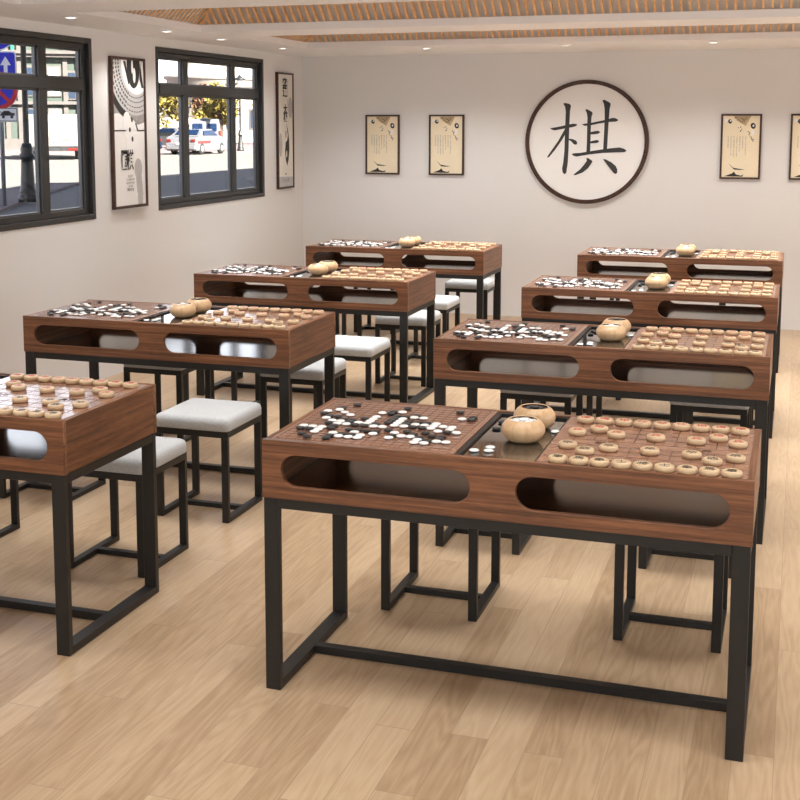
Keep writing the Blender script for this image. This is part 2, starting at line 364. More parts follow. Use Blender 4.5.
# added window frames with fill lights, on the unseen walls behind and right
def added_window(n, kind, a0, a1, z0, z1, energy):
    t = empty('window_%d' % n, (0, 0, 0)); struct(t)
    bm = bmesh.new()
    def b3_(u0, u1, za, zb):
        if kind == 'y': box(bm, u0, u1, YF+0.002, YF+0.05, za, zb)
        else: box(bm, XR-0.05, XR-0.002, u0, u1, za, zb)
    b3_(a0, a1, z0, z0+0.05); b3_(a0, a1, z1-0.05, z1)
    k = 4
    for i in range(k+1):
        u = a0 + (a1-a0-0.05)*i/k; b3_(u, u+0.05, z0+0.05, z1-0.05)
    part('window_frame', bm, 'winframe', t)
    li = bpy.data.lights.new('window_daylight', 'AREA'); li.shape = 'RECTANGLE'; li.size = a1-a0-0.1; li.size_y = z1-z0-0.1; li.energy = energy; li.color = (0.90, 0.95, 1.0)  # fill light added against the closed wall
    o = bpy.data.objects.new('window_daylight', li); C.objects.link(o)
    if kind == 'y': o.location = ((a0+a1)/2, YF+0.01, (z0+z1)/2); o.rotation_euler = (R(112), 0, 0)
    else: o.location = (XR-0.01, (a0+a1)/2, (z0+z1)/2); o.rotation_euler = (R(110), 0, R(90))
added_window(3, 'y', -2.2, 3.6, 0.7, 2.15, 105)
added_window(4, 'x', -3.6, 3.2, 0.9, 2.15, 95)
# downlights
spots = [(-2.46,2.96),(-2.46,4.07),(-2.46,4.87),(-2.46,5.97),(-1.385,6.31),(-0.29,6.31),(0.794,6.31),(1.9,6.31),(3.0,6.31),(-2.46,1.9),(-2.46,0.5)]
bm = bmesh.new(); lathe(bm, [(0.0,-0.004),(0.030,-0.004),(0.0305,0.0)], 24); dl_face = mesh_of(bm, 'light_face', 'lampface')
bm = bmesh.new(); lathe(bm, [(0.031,-0.0),(0.031,-0.006),(0.041,-0.005),(0.043,0.0)], 24); dl_ring = mesh_of(bm, 'trim_ring', 'ceil')
nm = ['above the near window','between the two windows near the slatted recess','beside the near edge of the second window','in the far left corner of the ceiling',
      'over the two left scrolls on the back wall','above the round character sign','over the right scrolls on the back wall','off to the right along the back wall','at the far right along the back wall','over the front left tables','nearest on the left']
for (x, y), n in zip(spots, nm):
    t = empty('downlight', (x, y, ZC), label='small white recessed ceiling downlight ' + n, cat='downlight', group='recessed downlights')
    link('light_face', dl_face, t); link('trim_ring', dl_ring, t)
    li = bpy.data.lights.new('downlight_lamp', 'SPOT'); li.energy = 26 if y > 6.2 else 17; li.color = (1.0, 0.975, 0.945); li.spot_size = R(140); li.spot_blend = 0.6; li.shadow_soft_size = 0.03
    lo_ = bpy.data.objects.new('downlight_lamp', li); C.objects.link(lo_); lo_.location = (x, y, ZC-0.012)

# windows (frame set into the wall opening, panes behind)
def window(n, y0, y1, mull, trans=(1.855, 1.925)):
    t = empty('window_%d' % n, (XL, y0, WZ[0])); struct(t)
    z0, z1 = WZ; oy, oz = y0, z0
    def bxs(name, lst, mat, parent, bev=0.002):
        bm = bmesh.new()
        for (xa, xb, ya, yb, za, zb) in lst: box(bm, xa-XL, xb-XL, ya-oy, yb-oy, za-oz, zb-oz)
        return part(name, bm, mat, parent, bevel=bev)
    g = 0.0015
    # outer lining and casing
    bxs('outer_frame', [(XL-0.062, XL+0.003, y0+g, y0+0.035, z0+g, z1-g), (XL-0.062, XL+0.003, y1-0.035, y1-g, z0+g, z1-g),
                        (XL-0.062, XL+0.003, y0+0.035, y1-0.035, z1-0.035, z1-g), (XL-0.062, XL+0.006, y0+0.035, y1-0.035, z0+g, z0+0.035)], 'winframe', t)
    a, b = y0+0.036, y1-0.036; c, d = z0+0.036, z1-0.036
    xf = XL-0.010
    bxs('inner_frame', [(XL-0.060, XL-0.022, a, a+0.050, c, d), (XL-0.060, XL-0.022, b-0.050, b, c, d), (XL-0.060, XL-0.022, a+0.05, b-0.05, d-0.036, d), (XL-0.060, XL-0.022, a+0.05, b-0.05, c, c+0.036)], 'winframe', t)
    bars = []
    for (m0, m1) in mull: bars.append((m0, m1))
    for (m0, m1) in bars: bxs('mullion', [(XL-0.060, XL-0.018, m0, m1, c+0.036, trans[0]), (XL-0.060, XL-0.018, m0, m1, trans[1], d-0.036)], 'winframe', t)
    bxs('transom', [(XL-0.060, XL-0.014, a+0.05, b-0.05, trans[0], trans[1])], 'winframe', t)
    edges = [a+0.05] + [v for m in bars for v in m] + [b-0.05]
    for i in range(0, len(edges), 2):
        for (za, zb) in ((c+0.036, trans[0]), (trans[1], d-0.036)):
            ya, yb = edges[i], edges[i+1]; w = 0.012
            s = bxs('sash', [(XL-0.058, XL-0.036, ya, ya+w, za, zb), (XL-0.058, XL-0.036, yb-w, yb, za, zb), (XL-0.058, XL-0.036, ya+w, yb-w, za, za+w), (XL-0.058, XL-0.036, ya+w, yb-w, zb-w, zb)], 'sash', t, 0.0015)
            bxs('glass_pane', [(XL-0.055, XL-0.051, ya+w, yb-w, za+w, zb-w)], 'glass', s, 0)
    return t
window(1, W1[0], W1[1], [(2.41, 2.485), (3.190, 3.270)])
window(2, W2[0], W2[1], [(5.005, 5.080), (5.815, 5.885)])

# ------------------------------------------------------------------ table
TL, TD, TH, BH = 1.355, 0.580, 0.750, 0.170
def stadium(cx, cz, hw, hh, n=12):
    pts = []
    for s in (1, -1):
        for i in range(n+1):
            t = R(-90 + 180*i/n) if s == 1 else R(90 + 180*i/n)
            pts.append((cx + s*(hw-hh) + hh*math.cos(t), cz + hh*math.sin(t)))
    return pts
ft = 0.018
slots = [stadium(0.3360, 0.6645, 0.2800, 0.0480), stadium(TL-0.3360, 0.6645, 0.2800, 0.0480)]
rect = [(0.001,TH-BH+0.001),(TL-0.001,TH-BH+0.001),(TL-0.001,TH-0.001),(0.001,TH-0.001)]
front_me = curve_mesh([rect]+slots, ft/2-0.0015, 'front_panel', 'walnut_x', bevel=0.0015, rot=XZ, off=(0, ft/2, 0))
back_me = front_me.copy(); back_me.name = 'back_panel'; back_me.transform(Matrix.Translation((0, TD-ft, 0)))
def grid_lines(bm, xs, ys, z, w=0.0014, h=0.0003):
    for x in xs: box(bm, x-w/2, x+w/2, ys[0]-w/2, ys[-1]+w/2, z, z+h)
    for y in ys: box(bm, xs[0]-w/2, xs[-1]+w/2, y-w/2, y+w/2, z+0.00005, z+h+0.00005)
GX0, GY0, GS = 0.029, 0.0365, 0.0285
CX0, CXS, CY0, CYS = 0.847, 0.0564, 0.036, 0.0520
table = empty('game_table', (0,0,0))
link('front_panel', front_me, table); link('back_panel', back_me, table)
for s in (0, 1):
    x0 = 0.0 if s == 0 else TL-ft
    bx('end_panel', (x0+0.0005, x0+ft-0.0005, ft, TD-ft, TH-BH+0.001, TH-0.001), 'walnut_y', table, bevel=0.001)
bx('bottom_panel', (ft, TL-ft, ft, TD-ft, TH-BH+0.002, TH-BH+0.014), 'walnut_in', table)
gb = bx('go_board', (ft, 0.5615, ft, TD-ft, TH-0.020, TH-0.0005), 'walnut_top', table)
bm = bmesh.new(); gx = [GX0+i*GS for i in range(19)]; gy = [GY0+i*GS for i in range(19)]
grid_lines(bm, gx, gy, TH-0.0005)
for i in (3, 9, 15):
    for j in (3, 9, 15): lathe(bm, [(0.0035, 0), (0.0035, 0.0004), (0, 0.0004)], 10, (gx[i], gy[j], TH-0.0005))
part('go_grid', bm, 'line', gb)
cb = bx('chess_board', (0.792, TL-ft, ft, TD-ft, TH-0.020, TH-0.0005), 'walnut_top', table)
bm = bmesh.new(); cx_ = [CX0+i*CXS for i in range(9)]; cy_ = [CY0+i*CYS for i in range(10)]
w = 0.0021; z = TH-0.0005
for k, x in enumerate(cx_):
    if k in (0, 8): box(bm, x-w/2, x+w/2, cy_[0], cy_[9], z, z+0.0003)
    else: box(bm, x-w/2, x+w/2, cy_[0], cy_[4], z, z+0.0003); box(bm, x-w/2, x+w/2, cy_[5], cy_[9], z, z+0.0003)
for y in cy_: box(bm, cx_[0], cx_[8], y-w/2, y+w/2, z, z+0.00035)
for (ya, yb) in ((cy_[0], cy_[2]), (cy_[7], cy_[9])):
    for (xa, xb) in ((cx_[3], cx_[5]), (cx_[5], cx_[3])):
        d = Vector((xb-xa, yb-ya, 0)); nrm = Vector((-d.y, d.x, 0)).normalized()*w
        obox(bm, Vector((xa, ya, z))-nrm/2, d, nrm, (0,0,0.0003))
part('chess_grid', bm, 'line', cb)
river = [('楚河', 1.72, 0), ('漢界', 6.28, 0)]
for tx, fx, rz in river:
    me = text_mesh(tx, 0.034, 'river_lettering', 'line', off=(CX0+fx*CXS, (cy_[4]+cy_[5])/2, TH-0.0003))
    link('river_lettering', me, cb)
tr = bx('stone_tray', (0.5625, 0.791, ft+0.0005, TD-ft-0.0005, TH-0.019, TH-0.010), 'tray', table)
bm = bmesh.new(); a, b, c, d = 0.5617, 0.7918, ft, TD-ft; k = 0.015
for q in ((a, a+k, c, d), (b-k*0.5, b, c, d), (a+k, b-k*0.5, c, c+0.004), (a+k, b-k*0.5, d-k, d)): box(bm, q[0], q[1], q[2], q[3], TH-0.0098, TH-0.004)
part('tray_rim', bm, 'trayrim', tr)
# steel frame
LW, LD, mg = 0.046, 0.022, 0.003
FT = TH-BH
for sx in (0, 1):
    x0 = mg if sx == 0 else TL-mg-LW
    for sy in (0, 1):
        y0 = mg if sy == 0 else TD-mg-LD
        bx('leg', (x0, x0+LW, y0, y0+LD, 0.0, FT), 'metal', table, bevel=0.0012)
    bx('floor_rail', (x0, x0+LW, mg+LD, TD-mg-LD, 0.0, 0.026), 'metal', table, bevel=0.0012)
    bx('top_rail', (x0, x0+LW, mg+LD, TD-mg-LD, FT-0.030, FT), 'metal', table, bevel=0.0012)
for y0 in (mg, TD-mg-LD): bx('apron', (mg+LW, TL-mg-LW, y0, y0+LD, FT-0.030, FT), 'metal', table, bevel=0.0012)
bx('stretcher', (mg+LW, TL-mg-LW, 0.277, 0.309, 0.0, 0.026), 'metal', table, bevel=0.0012)

tabs = {'T1': (0,0), 'T2': (-0.003,1.777), 'T3': (-0.005,3.531), 'T4': (-0.007,5.364), 'L1': (-2.017,0.006), 'L2': (-2.016,1.770), 'L3': (-2.020,3.528), 'L4': (-2.024,5.340)}
tname = {'T1': 'nearest right table', 'T2': 'second right table', 'T3': 'third right table', 'T4': 'rear right table',
         'L1': 'front left table', 'L2': 'second left table', 'L3': 'third left table', 'L4': 'rear left table'}
tlab = {'T1': 'walnut game table on black steel frame, the nearest and largest, seen whole at front right',
        'T2': 'walnut game table with black frame directly behind the nearest right-hand one',
        'T3': 'walnut game table third from the front in the right column',
        'T4': 'small-looking walnut game table at the rear right, closest to the back wall',
        'L1': 'walnut game table cut off by the left picture edge at the front',
        'L2': 'walnut game table standing beneath the near window, second in the left column',
        'L3': 'walnut game table third in the left column, below the second window',
        'L4': 'walnut game table at the rear left in the room corner'}
for i, k in enumerate(tabs):
    o = table if i == 0 else copy_tree(table)
    o.location = (tabs[k][0], tabs[k][1], 0); tag(o, tlab[k], 'table', 'walnut game tables')

# ------------------------------------------------------------------ stools
SW, SD = 0.336, 0.345
stool = empty('stool', (0,0,0))
bm = bmesh.new(); box(bm, -0.006, SW+0.006, -0.006, SD+0.006, 0.387, 0.442)
te = [e for e in bm.edges if min(v.co.z for v in e.verts) > 0.43]; ve = [e for e in bm.edges if abs(e.verts[0].co.z-e.verts[1].co.z) > 0.01]
bmesh.ops.bevel(bm, geom=te+ve, offset=0.026, segments=6, affect='EDGES', profile=0.5)
tf = max(bm.faces, key=lambda f: f.calc_center_median().z*10+f.calc_area())
for dz in (0.0022, 0.0018, 0.0012):
    bmesh.ops.inset_region(bm, faces=[tf], thickness=0.030)
    for v in tf.verts: v.co.z += dz
be = [e for e in bm.edges if max(v.co.z for v in e.verts) < 0.3875]
bmesh.ops.bevel(bm, geom=be, offset=0.006, segments=2, affect='EDGES', profile=0.5)
for f in bm.faces: f.smooth = True
part('cushion', bm, 'fabric', stool)
bx('seat_frame', (0.0, SW, 0.0, SD, 0.360, 0.386), 'metal', stool, bevel=0.0012)
sl, sd_ = 0.030, 0.018
for x0 in (0.0, SW-sl):
    for y0 in (0.0, SD-sd_): bx('leg', (x0, x0+sl, y0, y0+sd_, 0, 0.360), 'metal', stool, bevel=0.001)
    bx('floor_rail', (x0, x0+sl, sd_, SD-sd_, 0, 0.020), 'metal', stool, bevel=0.001)
bx('stretcher', (sl, SW-sl, 0.176, 0.204, 0, 0.020), 'metal', stool, bevel=0.001)
first = True
for k, (tx, ty) in tabs.items():
    for side in ('back', 'front'):
        if side == 'front' and k in ('T1', 'L1'): continue
        for lr, dx in (('left', 0.133), ('right', 0.920)):
            o = stool if first else copy_tree(stool)
            first = False
            if k[0] == 'L' and lr == 'right': dx = {('L2','front'): 0.920, ('L3','front'): 0.940, ('L3','back'): 0.928, ('L2','back'): 0.912, ('L4','front'): 0.868, ('L4','back'): 0.885}.get((k, side), 0.903)
            o.location = (tx+dx, ty+(0.676 if side == 'back' else -0.420), 0)
            tag(o, 'grey cushioned stool, %s one on the %s side of the %s' % (lr, 'far' if side == 'back' else 'near', tname[k]), 'stool', 'grey cushioned stools')

# ------------------------------------------------------------------ go stones, bowls, chess pieces
Wst = [(1,12),(2,13),(3,12),(4,11),(2,9),(3,8),(4,8),(4,7),(5,7),(6,8),(1,5),(2,5),(3,5),(3,4),(3,3),(7,13),(7,11),(7,10),(7,9),(7,8),(8,7),(9,7),(5,3),(6,2),(7,2),(7,4),(8,3),(8,2),(9,4),(9,14),(10,11),(10,10),(10,9),(10,8),(11,8),(11,12),(12,12),(12,9),(13,9),(14,10),(14,9),(14,8),(15,9),(15,7),(16,9),(16,8),(17,7),(16,13),(11,5),(11,3),(12,4),(13,4),(14,3),(14,2),(15,2),(16,3),(17,3)]
Bst = [(3,16),(2,14),(1,11),(2,10),(3,10),(4,9),(5,9),(5,8),(3,7),(4,6),(4,5),(1,4),(2,4),(2,2),(3,1),(5,1),(5,2),(6,3),(6,5),(7,5),(7,3),(6,7),(7,7),(6,10),(8,8),(8,5),(9,5),(9,16),(8,14),(8,13),(9,12),(9,11),(9,10),(9,9),(10,12),(11,13),(11,10),(11,9),(12,8),(12,10),(13,10),(13,8),(10,6),(12,6),(13,5),(11,4),(14,6),(15,5),(14,4),(15,3),(16,5),(16,4),(16,7),(15,16),(17,13),(17,14)]
SR, SH = 0.0143, 0.0080
prof = [(0.0, 0.0), (SR*0.55, 0.0004), (SR*0.85, SH*0.22), (SR, SH*0.5), (SR*0.88, SH*0.78), (SR*0.55, SH*0.96), (0.0, SH)]
st_me = {}
for c, mt in (('white', 'white_stone'), ('black', 'black_stone')):
    bm = bmesh.new(); lathe(bm, prof, 18); st_me[c] = mesh_of(bm, c+'_go_stone', mt)
# bowls (lathe): low round pot with an inward rim
outer = [(0.0,0.0),(0.034,0.0),(0.046,0.005),(0.057,0.016),(0.0635,0.030),(0.0620,0.044),(0.053,0.057),(0.045,0.0635),(0.0415,0.065),(0.0395,0.063)]
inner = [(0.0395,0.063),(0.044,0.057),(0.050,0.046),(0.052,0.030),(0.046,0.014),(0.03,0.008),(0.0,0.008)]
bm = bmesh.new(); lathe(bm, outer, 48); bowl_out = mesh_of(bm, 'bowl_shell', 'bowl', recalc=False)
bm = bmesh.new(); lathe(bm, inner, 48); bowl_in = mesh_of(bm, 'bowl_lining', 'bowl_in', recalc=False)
trayz = TH-0.0100
bowls = [('front', (0.705, 0.262), 'white'), ('rear', (0.704, 0.428), 'black')]
rng = random.Random(3)
fill = {}
for c in ('white', 'black'):
    pts = []
    for ring, n in ((0.0, 1), (0.020, 5), (0.036, 8)):
        for i in range(n):
            a_ = 2*math.pi*i/max(n,1)+ring*40+rng.uniform(-.15,.15)
            pts.append((ring*math.cos(a_), ring*math.sin(a_), 0.0560 - 0.12*ring + rng.uniform(-0.001,0.001) + (0.003 if ring == 0 else 0)))
    fill[c] = pts
loose = [('white',(0.636,0.146)),('white',(0.640,0.109)),('white',(0.601,0.100)),('white',(0.777,0.382)),('black',(0.602,0.366)),('black',(0.601,0.452)),('black',(0.616,0.424))]
stones = []     # (distance, colour, position, label, group)
def region(i, j):
    return ('near' if j < 5 else 'middle' if j < 10 else 'far') + ' ' + ('left' if i < 6 else 'centre' if i < 12 else 'right')
fillz = 0.047
bm = bmesh.new(); lathe(bm, [(0,0),(0.048,0),(0.048,0.004),(0,0.004)], 24)
for k, (tx, ty) in tabs.items():
    for pos, (bx_, by_), c in bowls:
        b = empty('go_bowl', (tx+bx_, ty+by_, trayz), label='wooden bowl of %s stones, %s one on the %s' % (c, 'nearer' if pos == 'front' else 'farther', tname[k]), cat='bowl', group='go stone bowls')
        link('bowl_shell', bowl_out, b); link('bowl_lining', bowl_in, b)
        for (sx, sy, sz) in fill[c]:
            stones.append((c, Vector((tx+bx_+sx, ty+by_+sy, trayz+sz)), '%s go stone heaped in the bowl on the %s' % (c, tname[k]), 'stones in bowls', k))
    for c, (x, y) in loose:
        stones.append((c, Vector((tx+x, ty+y, trayz+0.0001)), 'loose %s go stone on the black tray of the %s' % (c, tname[k]), 'loose stones on the trays', k))
    for c, lst in (('white', Wst), ('black', Bst)):
        for (i, j) in lst:
            jx, jy = rng.uniform(-.0007,.0007), rng.uniform(-.0007,.0007)
            stones.append((c, Vector((tx+GX0+i*GS+jx, ty+GY0+j*GS+jy, TH+0.0001)), '%s go stone, %s of the go board on the %s' % (c, region(i, j), tname[k]), 'stones on the go boards', k))
bm.free()
inframe = [s for s in stones if s[4] != 'L1']; rest = [s for s in stones if s[4] == 'L1']
inframe.sort(key=lambda s: (s[1]-CAM).dot(FW))
rest += inframe[300:]
for c, p, lab, grp, k in inframe[:300]:
    o = link(c+'_go_stone', st_me[c], None, p); tag(o, lab, 'go stone', grp)
bm = bmesh.new(); p10 = [(0.0, 0.0), (SR*0.8, SH*0.2), (SR, SH*0.5), (SR*0.75, SH*0.88), (0.0, SH)]
for c, p, lab, grp, k in rest: lathe(bm, p10, 10, p, 0 if c == 'white' else 1)
o = part('go_stones', bm, ['white_stone', 'black_stone']); tag(o, 'tiny white and black go stones spread over the boards and bowls of the farther tables', 'go stones', kind='stuff')

# chess pieces
PR, PH = 0.0265, 0.0158
pp = [(0.0,0.0),(PR*0.86,0.0),(PR*0.93,0.0015),(PR*0.99,PH*0.3),(PR,PH*0.5),(PR*0.985,PH*0.72),(PR*0.93,PH*0.9),(PR*0.84,PH*0.985),(PR*0.78,PH),(PR*0.76,PH*0.99),(0.0,PH*0.985)]
bm = bmesh.new(); lathe(bm, pp, 32); pc_me = mesh_of(bm, 'chess_piece', 'piece')
names = {'車':'chariot','馬':'horse','象':'elephant','士':'advisor','將':'general','卒':'soldier','砲':'cannon','俥':'chariot','傌':'horse','相':'elephant','仕':'advisor','帥':'general','兵':'soldier','炮':'cannon'}
gly = {}
for ch in '車馬象士將卒砲':
    gly[ch] = text_mesh(ch, 0.031, 'painted_character', 'black_ink', off=(0,0,PH-0.0001), bold=0.0003)
for ch in '俥傌相仕帥兵炮':
    gly[ch] = text_mesh(ch, 0.031, 'painted_character', 'red_ink', off=(0,0,PH-0.0001), bold=0.0003)
setup = []
for f, ch in enumerate('車馬象士將士象馬車'): setup.append((ch, f, 0, 'black'))
for f in (1, 7): setup.append(('砲', f, 2, 'black'))
for f in (0,2,4,6,8): setup.append(('卒', f, 3, 'black'))
for f in (0,2,4,6,8): setup.append(('兵', f, 6, 'red'))
for f in (1, 7): setup.append(('炮', f, 7, 'red'))
for f, ch in enumerate('俥傌相仕帥仕相傌俥'): setup.append((ch, f, 9, 'red'))
ordn = ['first','second','third','fourth','fifth','sixth','seventh','eighth','ninth']
for k, (tx, ty) in tabs.items():
    for ch, f, r, col in setup:
        o = link('chess_piece', pc_me, None, (tx+CX0+f*CXS+rng.uniform(-.0012,.0012), ty+CY0+r*CYS+rng.uniform(-.0012,.0012), TH+0.0001), (0, 0, rng.uniform(-.12,.12) + (math.pi if False else 0)))
        tag(o, '%s %s disc in the %s column from the left on the %s' % (col, names[ch], ordn[f], tname[k]), 'chess piece', 'chess pieces on the ' + tname[k])
        link('painted_character', gly[ch], o)

# ------------------------------------------------------------------ wall pictures
def ring_poly(r, n=96): return [(r*math.cos(2*math.pi*i/n), r*math.sin(2*math.pi*i/n)) for i in range(n)]
sign = empty('round_sign', (-0.264, YB-0.003, 1.498), label='large round white wall sign with one black brush character and dark brown rim', cat='sign')
bm = bmesh.new()
def ring(bm, r0, r1, y0, y1, n=96):
    A = [[bm.verts.new((r*math.cos(2*math.pi*i/n), y, r*math.sin(2*math.pi*i/n))) for i in range(n)] for r, y in ((r1,y1),(r1,y0),(r0,y0),(r0,y1))]
    for a, b in zip(A, A[1:]+A[:1]):
        for i in range(n): bm.faces.new((a[i], a[(i+1)%n], b[(i+1)%n], b[i])).smooth = False
ring(bm, 0.497, 0.513, -0.030, 0.0); ring(bm, 0.480, 0.4965, -0.034, 0.0)
part('rim', bm, 'frame_brown', sign)
bm = bmesh.new(); prism(bm, ring_poly(0.4795), -0.018, -0.002); part('sign_face', bm, 'signwhite', sign)
strokes = [[(-198,319),(-179,324),(-144,314),(-132,300),(-140,259),(-144,119),(-147,-58),(-151,-171),(-162,-255),(-175,-270),(-192,-255),(-198,-223),(-189,-171),(-181,-77),(-178,110),(-175,249),(-181,291)],[(-305,114),(-246,124),(-171,140),(-115,152),(-82,149),(-79,138),(-105,126),(-152,117),(-208,107),(-265,96),(-289,102)],[(-173,119),(-177,63),(-207,12),(-262,-68),(-309,-125),(-326,-133),(-323,-120),(-281,-59),(-235,7),(-194,82)],[(-145,28),(-112,24),(-86,12),(-74,-6),(-81,-22),(-102,-19),(-126,7),(-145,17)],[(-13,267),(0,272),(43,249),(48,238),(39,203),(36,110),(34,-11),(34,-85),(3,-90),(6,-11),(6,110),(7,203),(1,240)],[(-39,145),(-16,152),(59,163),(151,182),(215,200),(243,195),(263,181),(243,169),(179,166),(96,152),(22,136),(-15,134)],[(126,342),(143,348),(186,326),(196,313),(188,276),(181,156),(176,18),(173,-65),(142,-70),(146,64),(149,202),(147,276),(139,317)],[(32,82),(69,90),(97,94),(116,82),(98,69),(61,64),(33,64)],[(32,6),(71,15),(94,18),(108,6),(90,-7),(53,-10),(32,-11)],[(-119,-100),(-100,-93),(-49,-90),(8,-80),(91,-66),(193,-51),(276,-43),(313,-53),(335,-69),(318,-81),(249,-83),(138,-89),(27,-102),(-48,-115),(-81,-121),(-109,-112)],[(4,-134),(18,-132),(54,-155),(51,-169),(20,-216),(-27,-253),(-83,-275),(-102,-275),(-92,-264),(-46,-226),(-14,-188),(9,-155)],[(142,-140),(163,-141),(214,-167),(247,-194),(261,-222),(262,-250),(251,-262),(234,-255),(196,-209),(163,-167)]]
bm = bmesh.new()
for i, s in enumerate(strokes): prism(bm, [(a/1000, b/1000) for a, b in s], -0.0215-0.0001*i, -0.0182)
part('character', bm, plain('sign_character_black', (0.035,0.035,0.035), rough=0.6), sign)

def frame_bars(bm, w, h, t, d0, d1):
    box(bm, -w/2, w/2, d0, d1, h/2-t, h/2); box(bm, -w/2, w/2, d0, d1, -h/2, -h/2+t)
    box(bm, -w/2, -w/2+t, d0, d1, -h/2+t, h/2-t); box(bm, w/2-t, w/2, d0, d1, -h/2+t, h/2-t)
def blob(bm, cx, cz, rx, rz, y0, y1, n=18, rot=0, mi=0, jit=0.0, rg=None):
    pts = []
    for i in range(n):
        t = 2*math.pi*i/n; k = 1 + (rg.uniform(-jit, jit) if rg else 0)
        x, z = rx*k*math.cos(t), rz*k*math.sin(t)
        pts.append((cx + x*math.cos(rot)-z*math.sin(rot), cz + x*math.sin(rot)+z*math.cos(rot)))
    prism(bm, pts, y0, y1, mi)
# cream scroll pictures on the back wall
def scroll(x, label):
    t = empty('framed_scroll', (x, YB-0.003, 1.4675), label=label, cat='picture', group='cream scrolls on the back wall')
    W, H = 0.313, 0.520
    bm = bmesh.new(); frame_bars(bm, W, H, 0.015, -0.022, 0.0); part('frame', bm, 'frame_brown', t, bevel=0.001)
    bm = bmesh.new(); box(bm, -W/2+0.015, W/2-0.015, -0.012, -0.002, -H/2+0.015, H/2-0.015); pr = part('print', bm, 'cream', t)
    rg = random.Random(11); F = -0.0125; G = -0.0121
    bm = bmesh.new(); prism(bm, [(-0.06,0.243),(0.075,0.243),(0.035,0.165),(-0.035,0.205)], F, G); part('old_map_patch', bm, 'cream_dark', pr)
    bm = bmesh.new()
    ff = [F-0.0003]
    def nx(): ff[0] -= 0.00001; return ff[0]
    for (a_, b_, c_, d_) in ((-0.088, 0.200, 0.015, 0.018), (0.091, 0.165, 0.019, 0.024)):
        b0 = bmesh.new(); blob(b0, a_, b_, c_, d_, nx(), G, rot=0.3); part('black_stone_print', b0, 'ink', pr)
    for (a_, b_, r_) in ((-0.022,0.150,.004),(-0.005,0.155,.005),(0.004,0.138,.005),(-0.004,0.125,.006),(0.055,0.120,.005),(0.066,0.108,.006),(0.062,0.095,.005),(0.078,0.075,.006),(0.084,0.060,.007),(0.092,0.045,.005),(0.068,0.083,.004),(0.098,0.056,.004),(-0.11,0.2,.006)):
        blob(bm, a_, b_, r_, r_*0.9, nx(), G, 8, rot=rg.uniform(0,3), jit=0.3, rg=rg)
    # swirl marks over the map
    for (a_, b_, c_, d_) in ((-0.03,0.222,0.0,0.190),(-0.01,0.228,0.02,0.21),(0.0,0.19,0.045,0.225),(0.02,0.185,0.03,0.20),(-0.055,0.225,-0.03,0.235)):
        v = Vector((c_-a_, 0, d_-b_)); n_ = Vector((-v.z, 0, v.x)).normalized()*0.004
        obox(bm, (a_, nx(), b_), v, n_, (0, 0.0005, 0))
    part('ink_marks', bm, 'ink', pr)
    bm = bmesh.new()
    prism(bm, [(-0.12,-0.238),(-0.06,-0.215),(-0.045,-0.200),(-0.03,-0.222),(0.01,-0.232),(0.03,-0.220),(0.02,-0.240)], nx(), G)
    part('painted_mountain', bm, 'ink', pr)
    bm = bmesh.new()
    prism(bm, [(-0.09,-0.135),(-0.05,-0.170),(0.0,-0.178),(0.04,-0.182),(0.0,-0.186),(-0.045,-0.184)], nx(), G)
    part('painted_branch', bm, 'ink', pr)
    bm = bmesh.new(); blob(bm, 0.093, 0.166, 0.007, 0.009, -0.0136, -0.0132); blob(bm, -0.118, 0.208, 0.013, 0.016, -0.0132, G); blob(bm, -0.084, 0.205, 0.006, 0.007, -0.0136, -0.0132); blob(bm, 0.088, 0.112, 0.014, 0.018, -0.0124, G); part('white_stone_print', bm, 'paper', pr)
    # columns of small writing
    cols = ['弈者凝神靜氣', '黑白縱橫棋局方寸之間', '落子無悔觀棋不語真君子', '一局殘棋千古事天地為盤', '勝固欣然敗亦可喜', '車行直路馬踏斜', '河界三分闊計謀萬丈深']
    for i, s in enumerate(cols):
        x_ = -0.098 + i*0.0225; n_ = len(s); ln = 0.0098
        me = text_mesh('\n'.join(s), 0.0102, 'small_writing', 'greyink', rot=XZ)
        zs = [v.co.z for v in me.vertices]; top = max(zs)
        me.transform(Matrix.Diagonal((1, 1, 1.55, 1))); top *= 1.55
        me.transform(Matrix.Translation((x_ , -0.0126, 0.086-top)))
        link('small_writing', me, pr)
    return t
scroll(-2.0535, 'cream framed scroll on back wall, far left one nearest the corner')
scroll(-1.4715, 'cream framed scroll on back wall, second from left, beside the round sign')
scroll(0.9730, 'cream framed scroll on back wall just right of the round sign')
scroll(1.5050, 'cream framed scroll cut off by the right picture edge')

# posters on the left wall (local x runs along +y of the room, faces +x)
def poster_root(name, y0, y1, z0, z1, label):
    t = empty(name, (XL+0.003, (y0+y1)/2, (z0+z1)/2), R(90), label, 'poster')
    return t, y1-y0, z1-z0
t, W, H = poster_root('tall_poster', 3.935, 4.375, 1.092, 2.083, 'tall framed black and white poster with a big ribbed tyre-like ring, between the two windows')
bm = bmesh.new(); frame_bars(bm, W, H, 0.018, -0.024, 0.0); part('frame', bm, 'frame_brown', t, bevel=0.001)
pw, ph = W/2-0.018, H/2-0.018
bm = bmesh.new(); box(bm, -pw, pw, -0.014, -0.002, -ph, ph); pr = part('print', bm, 'paper', t)
def clip_poly(pts, x0, x1, z0, z1):
    for ax, lim, sg in ((0,x0,1),(0,x1,-1),(1,z0,1),(1,z1,-1)):
        out = []
        for i in range(len(pts)):
            a, b = pts[i], pts[(i+1)%len(pts)]; ia, ib = (a[ax]-lim)*sg >= 0, (b[ax]-lim)*sg >= 0
            if ia: out.append(a)
            if ia != ib:
                u = (lim-a[ax])/(b[ax]-a[ax]); out.append((a[0]+u*(b[0]-a[0]), a[1]+u*(b[1]-a[1])))
        pts = out
        if not pts: return pts
    return pts
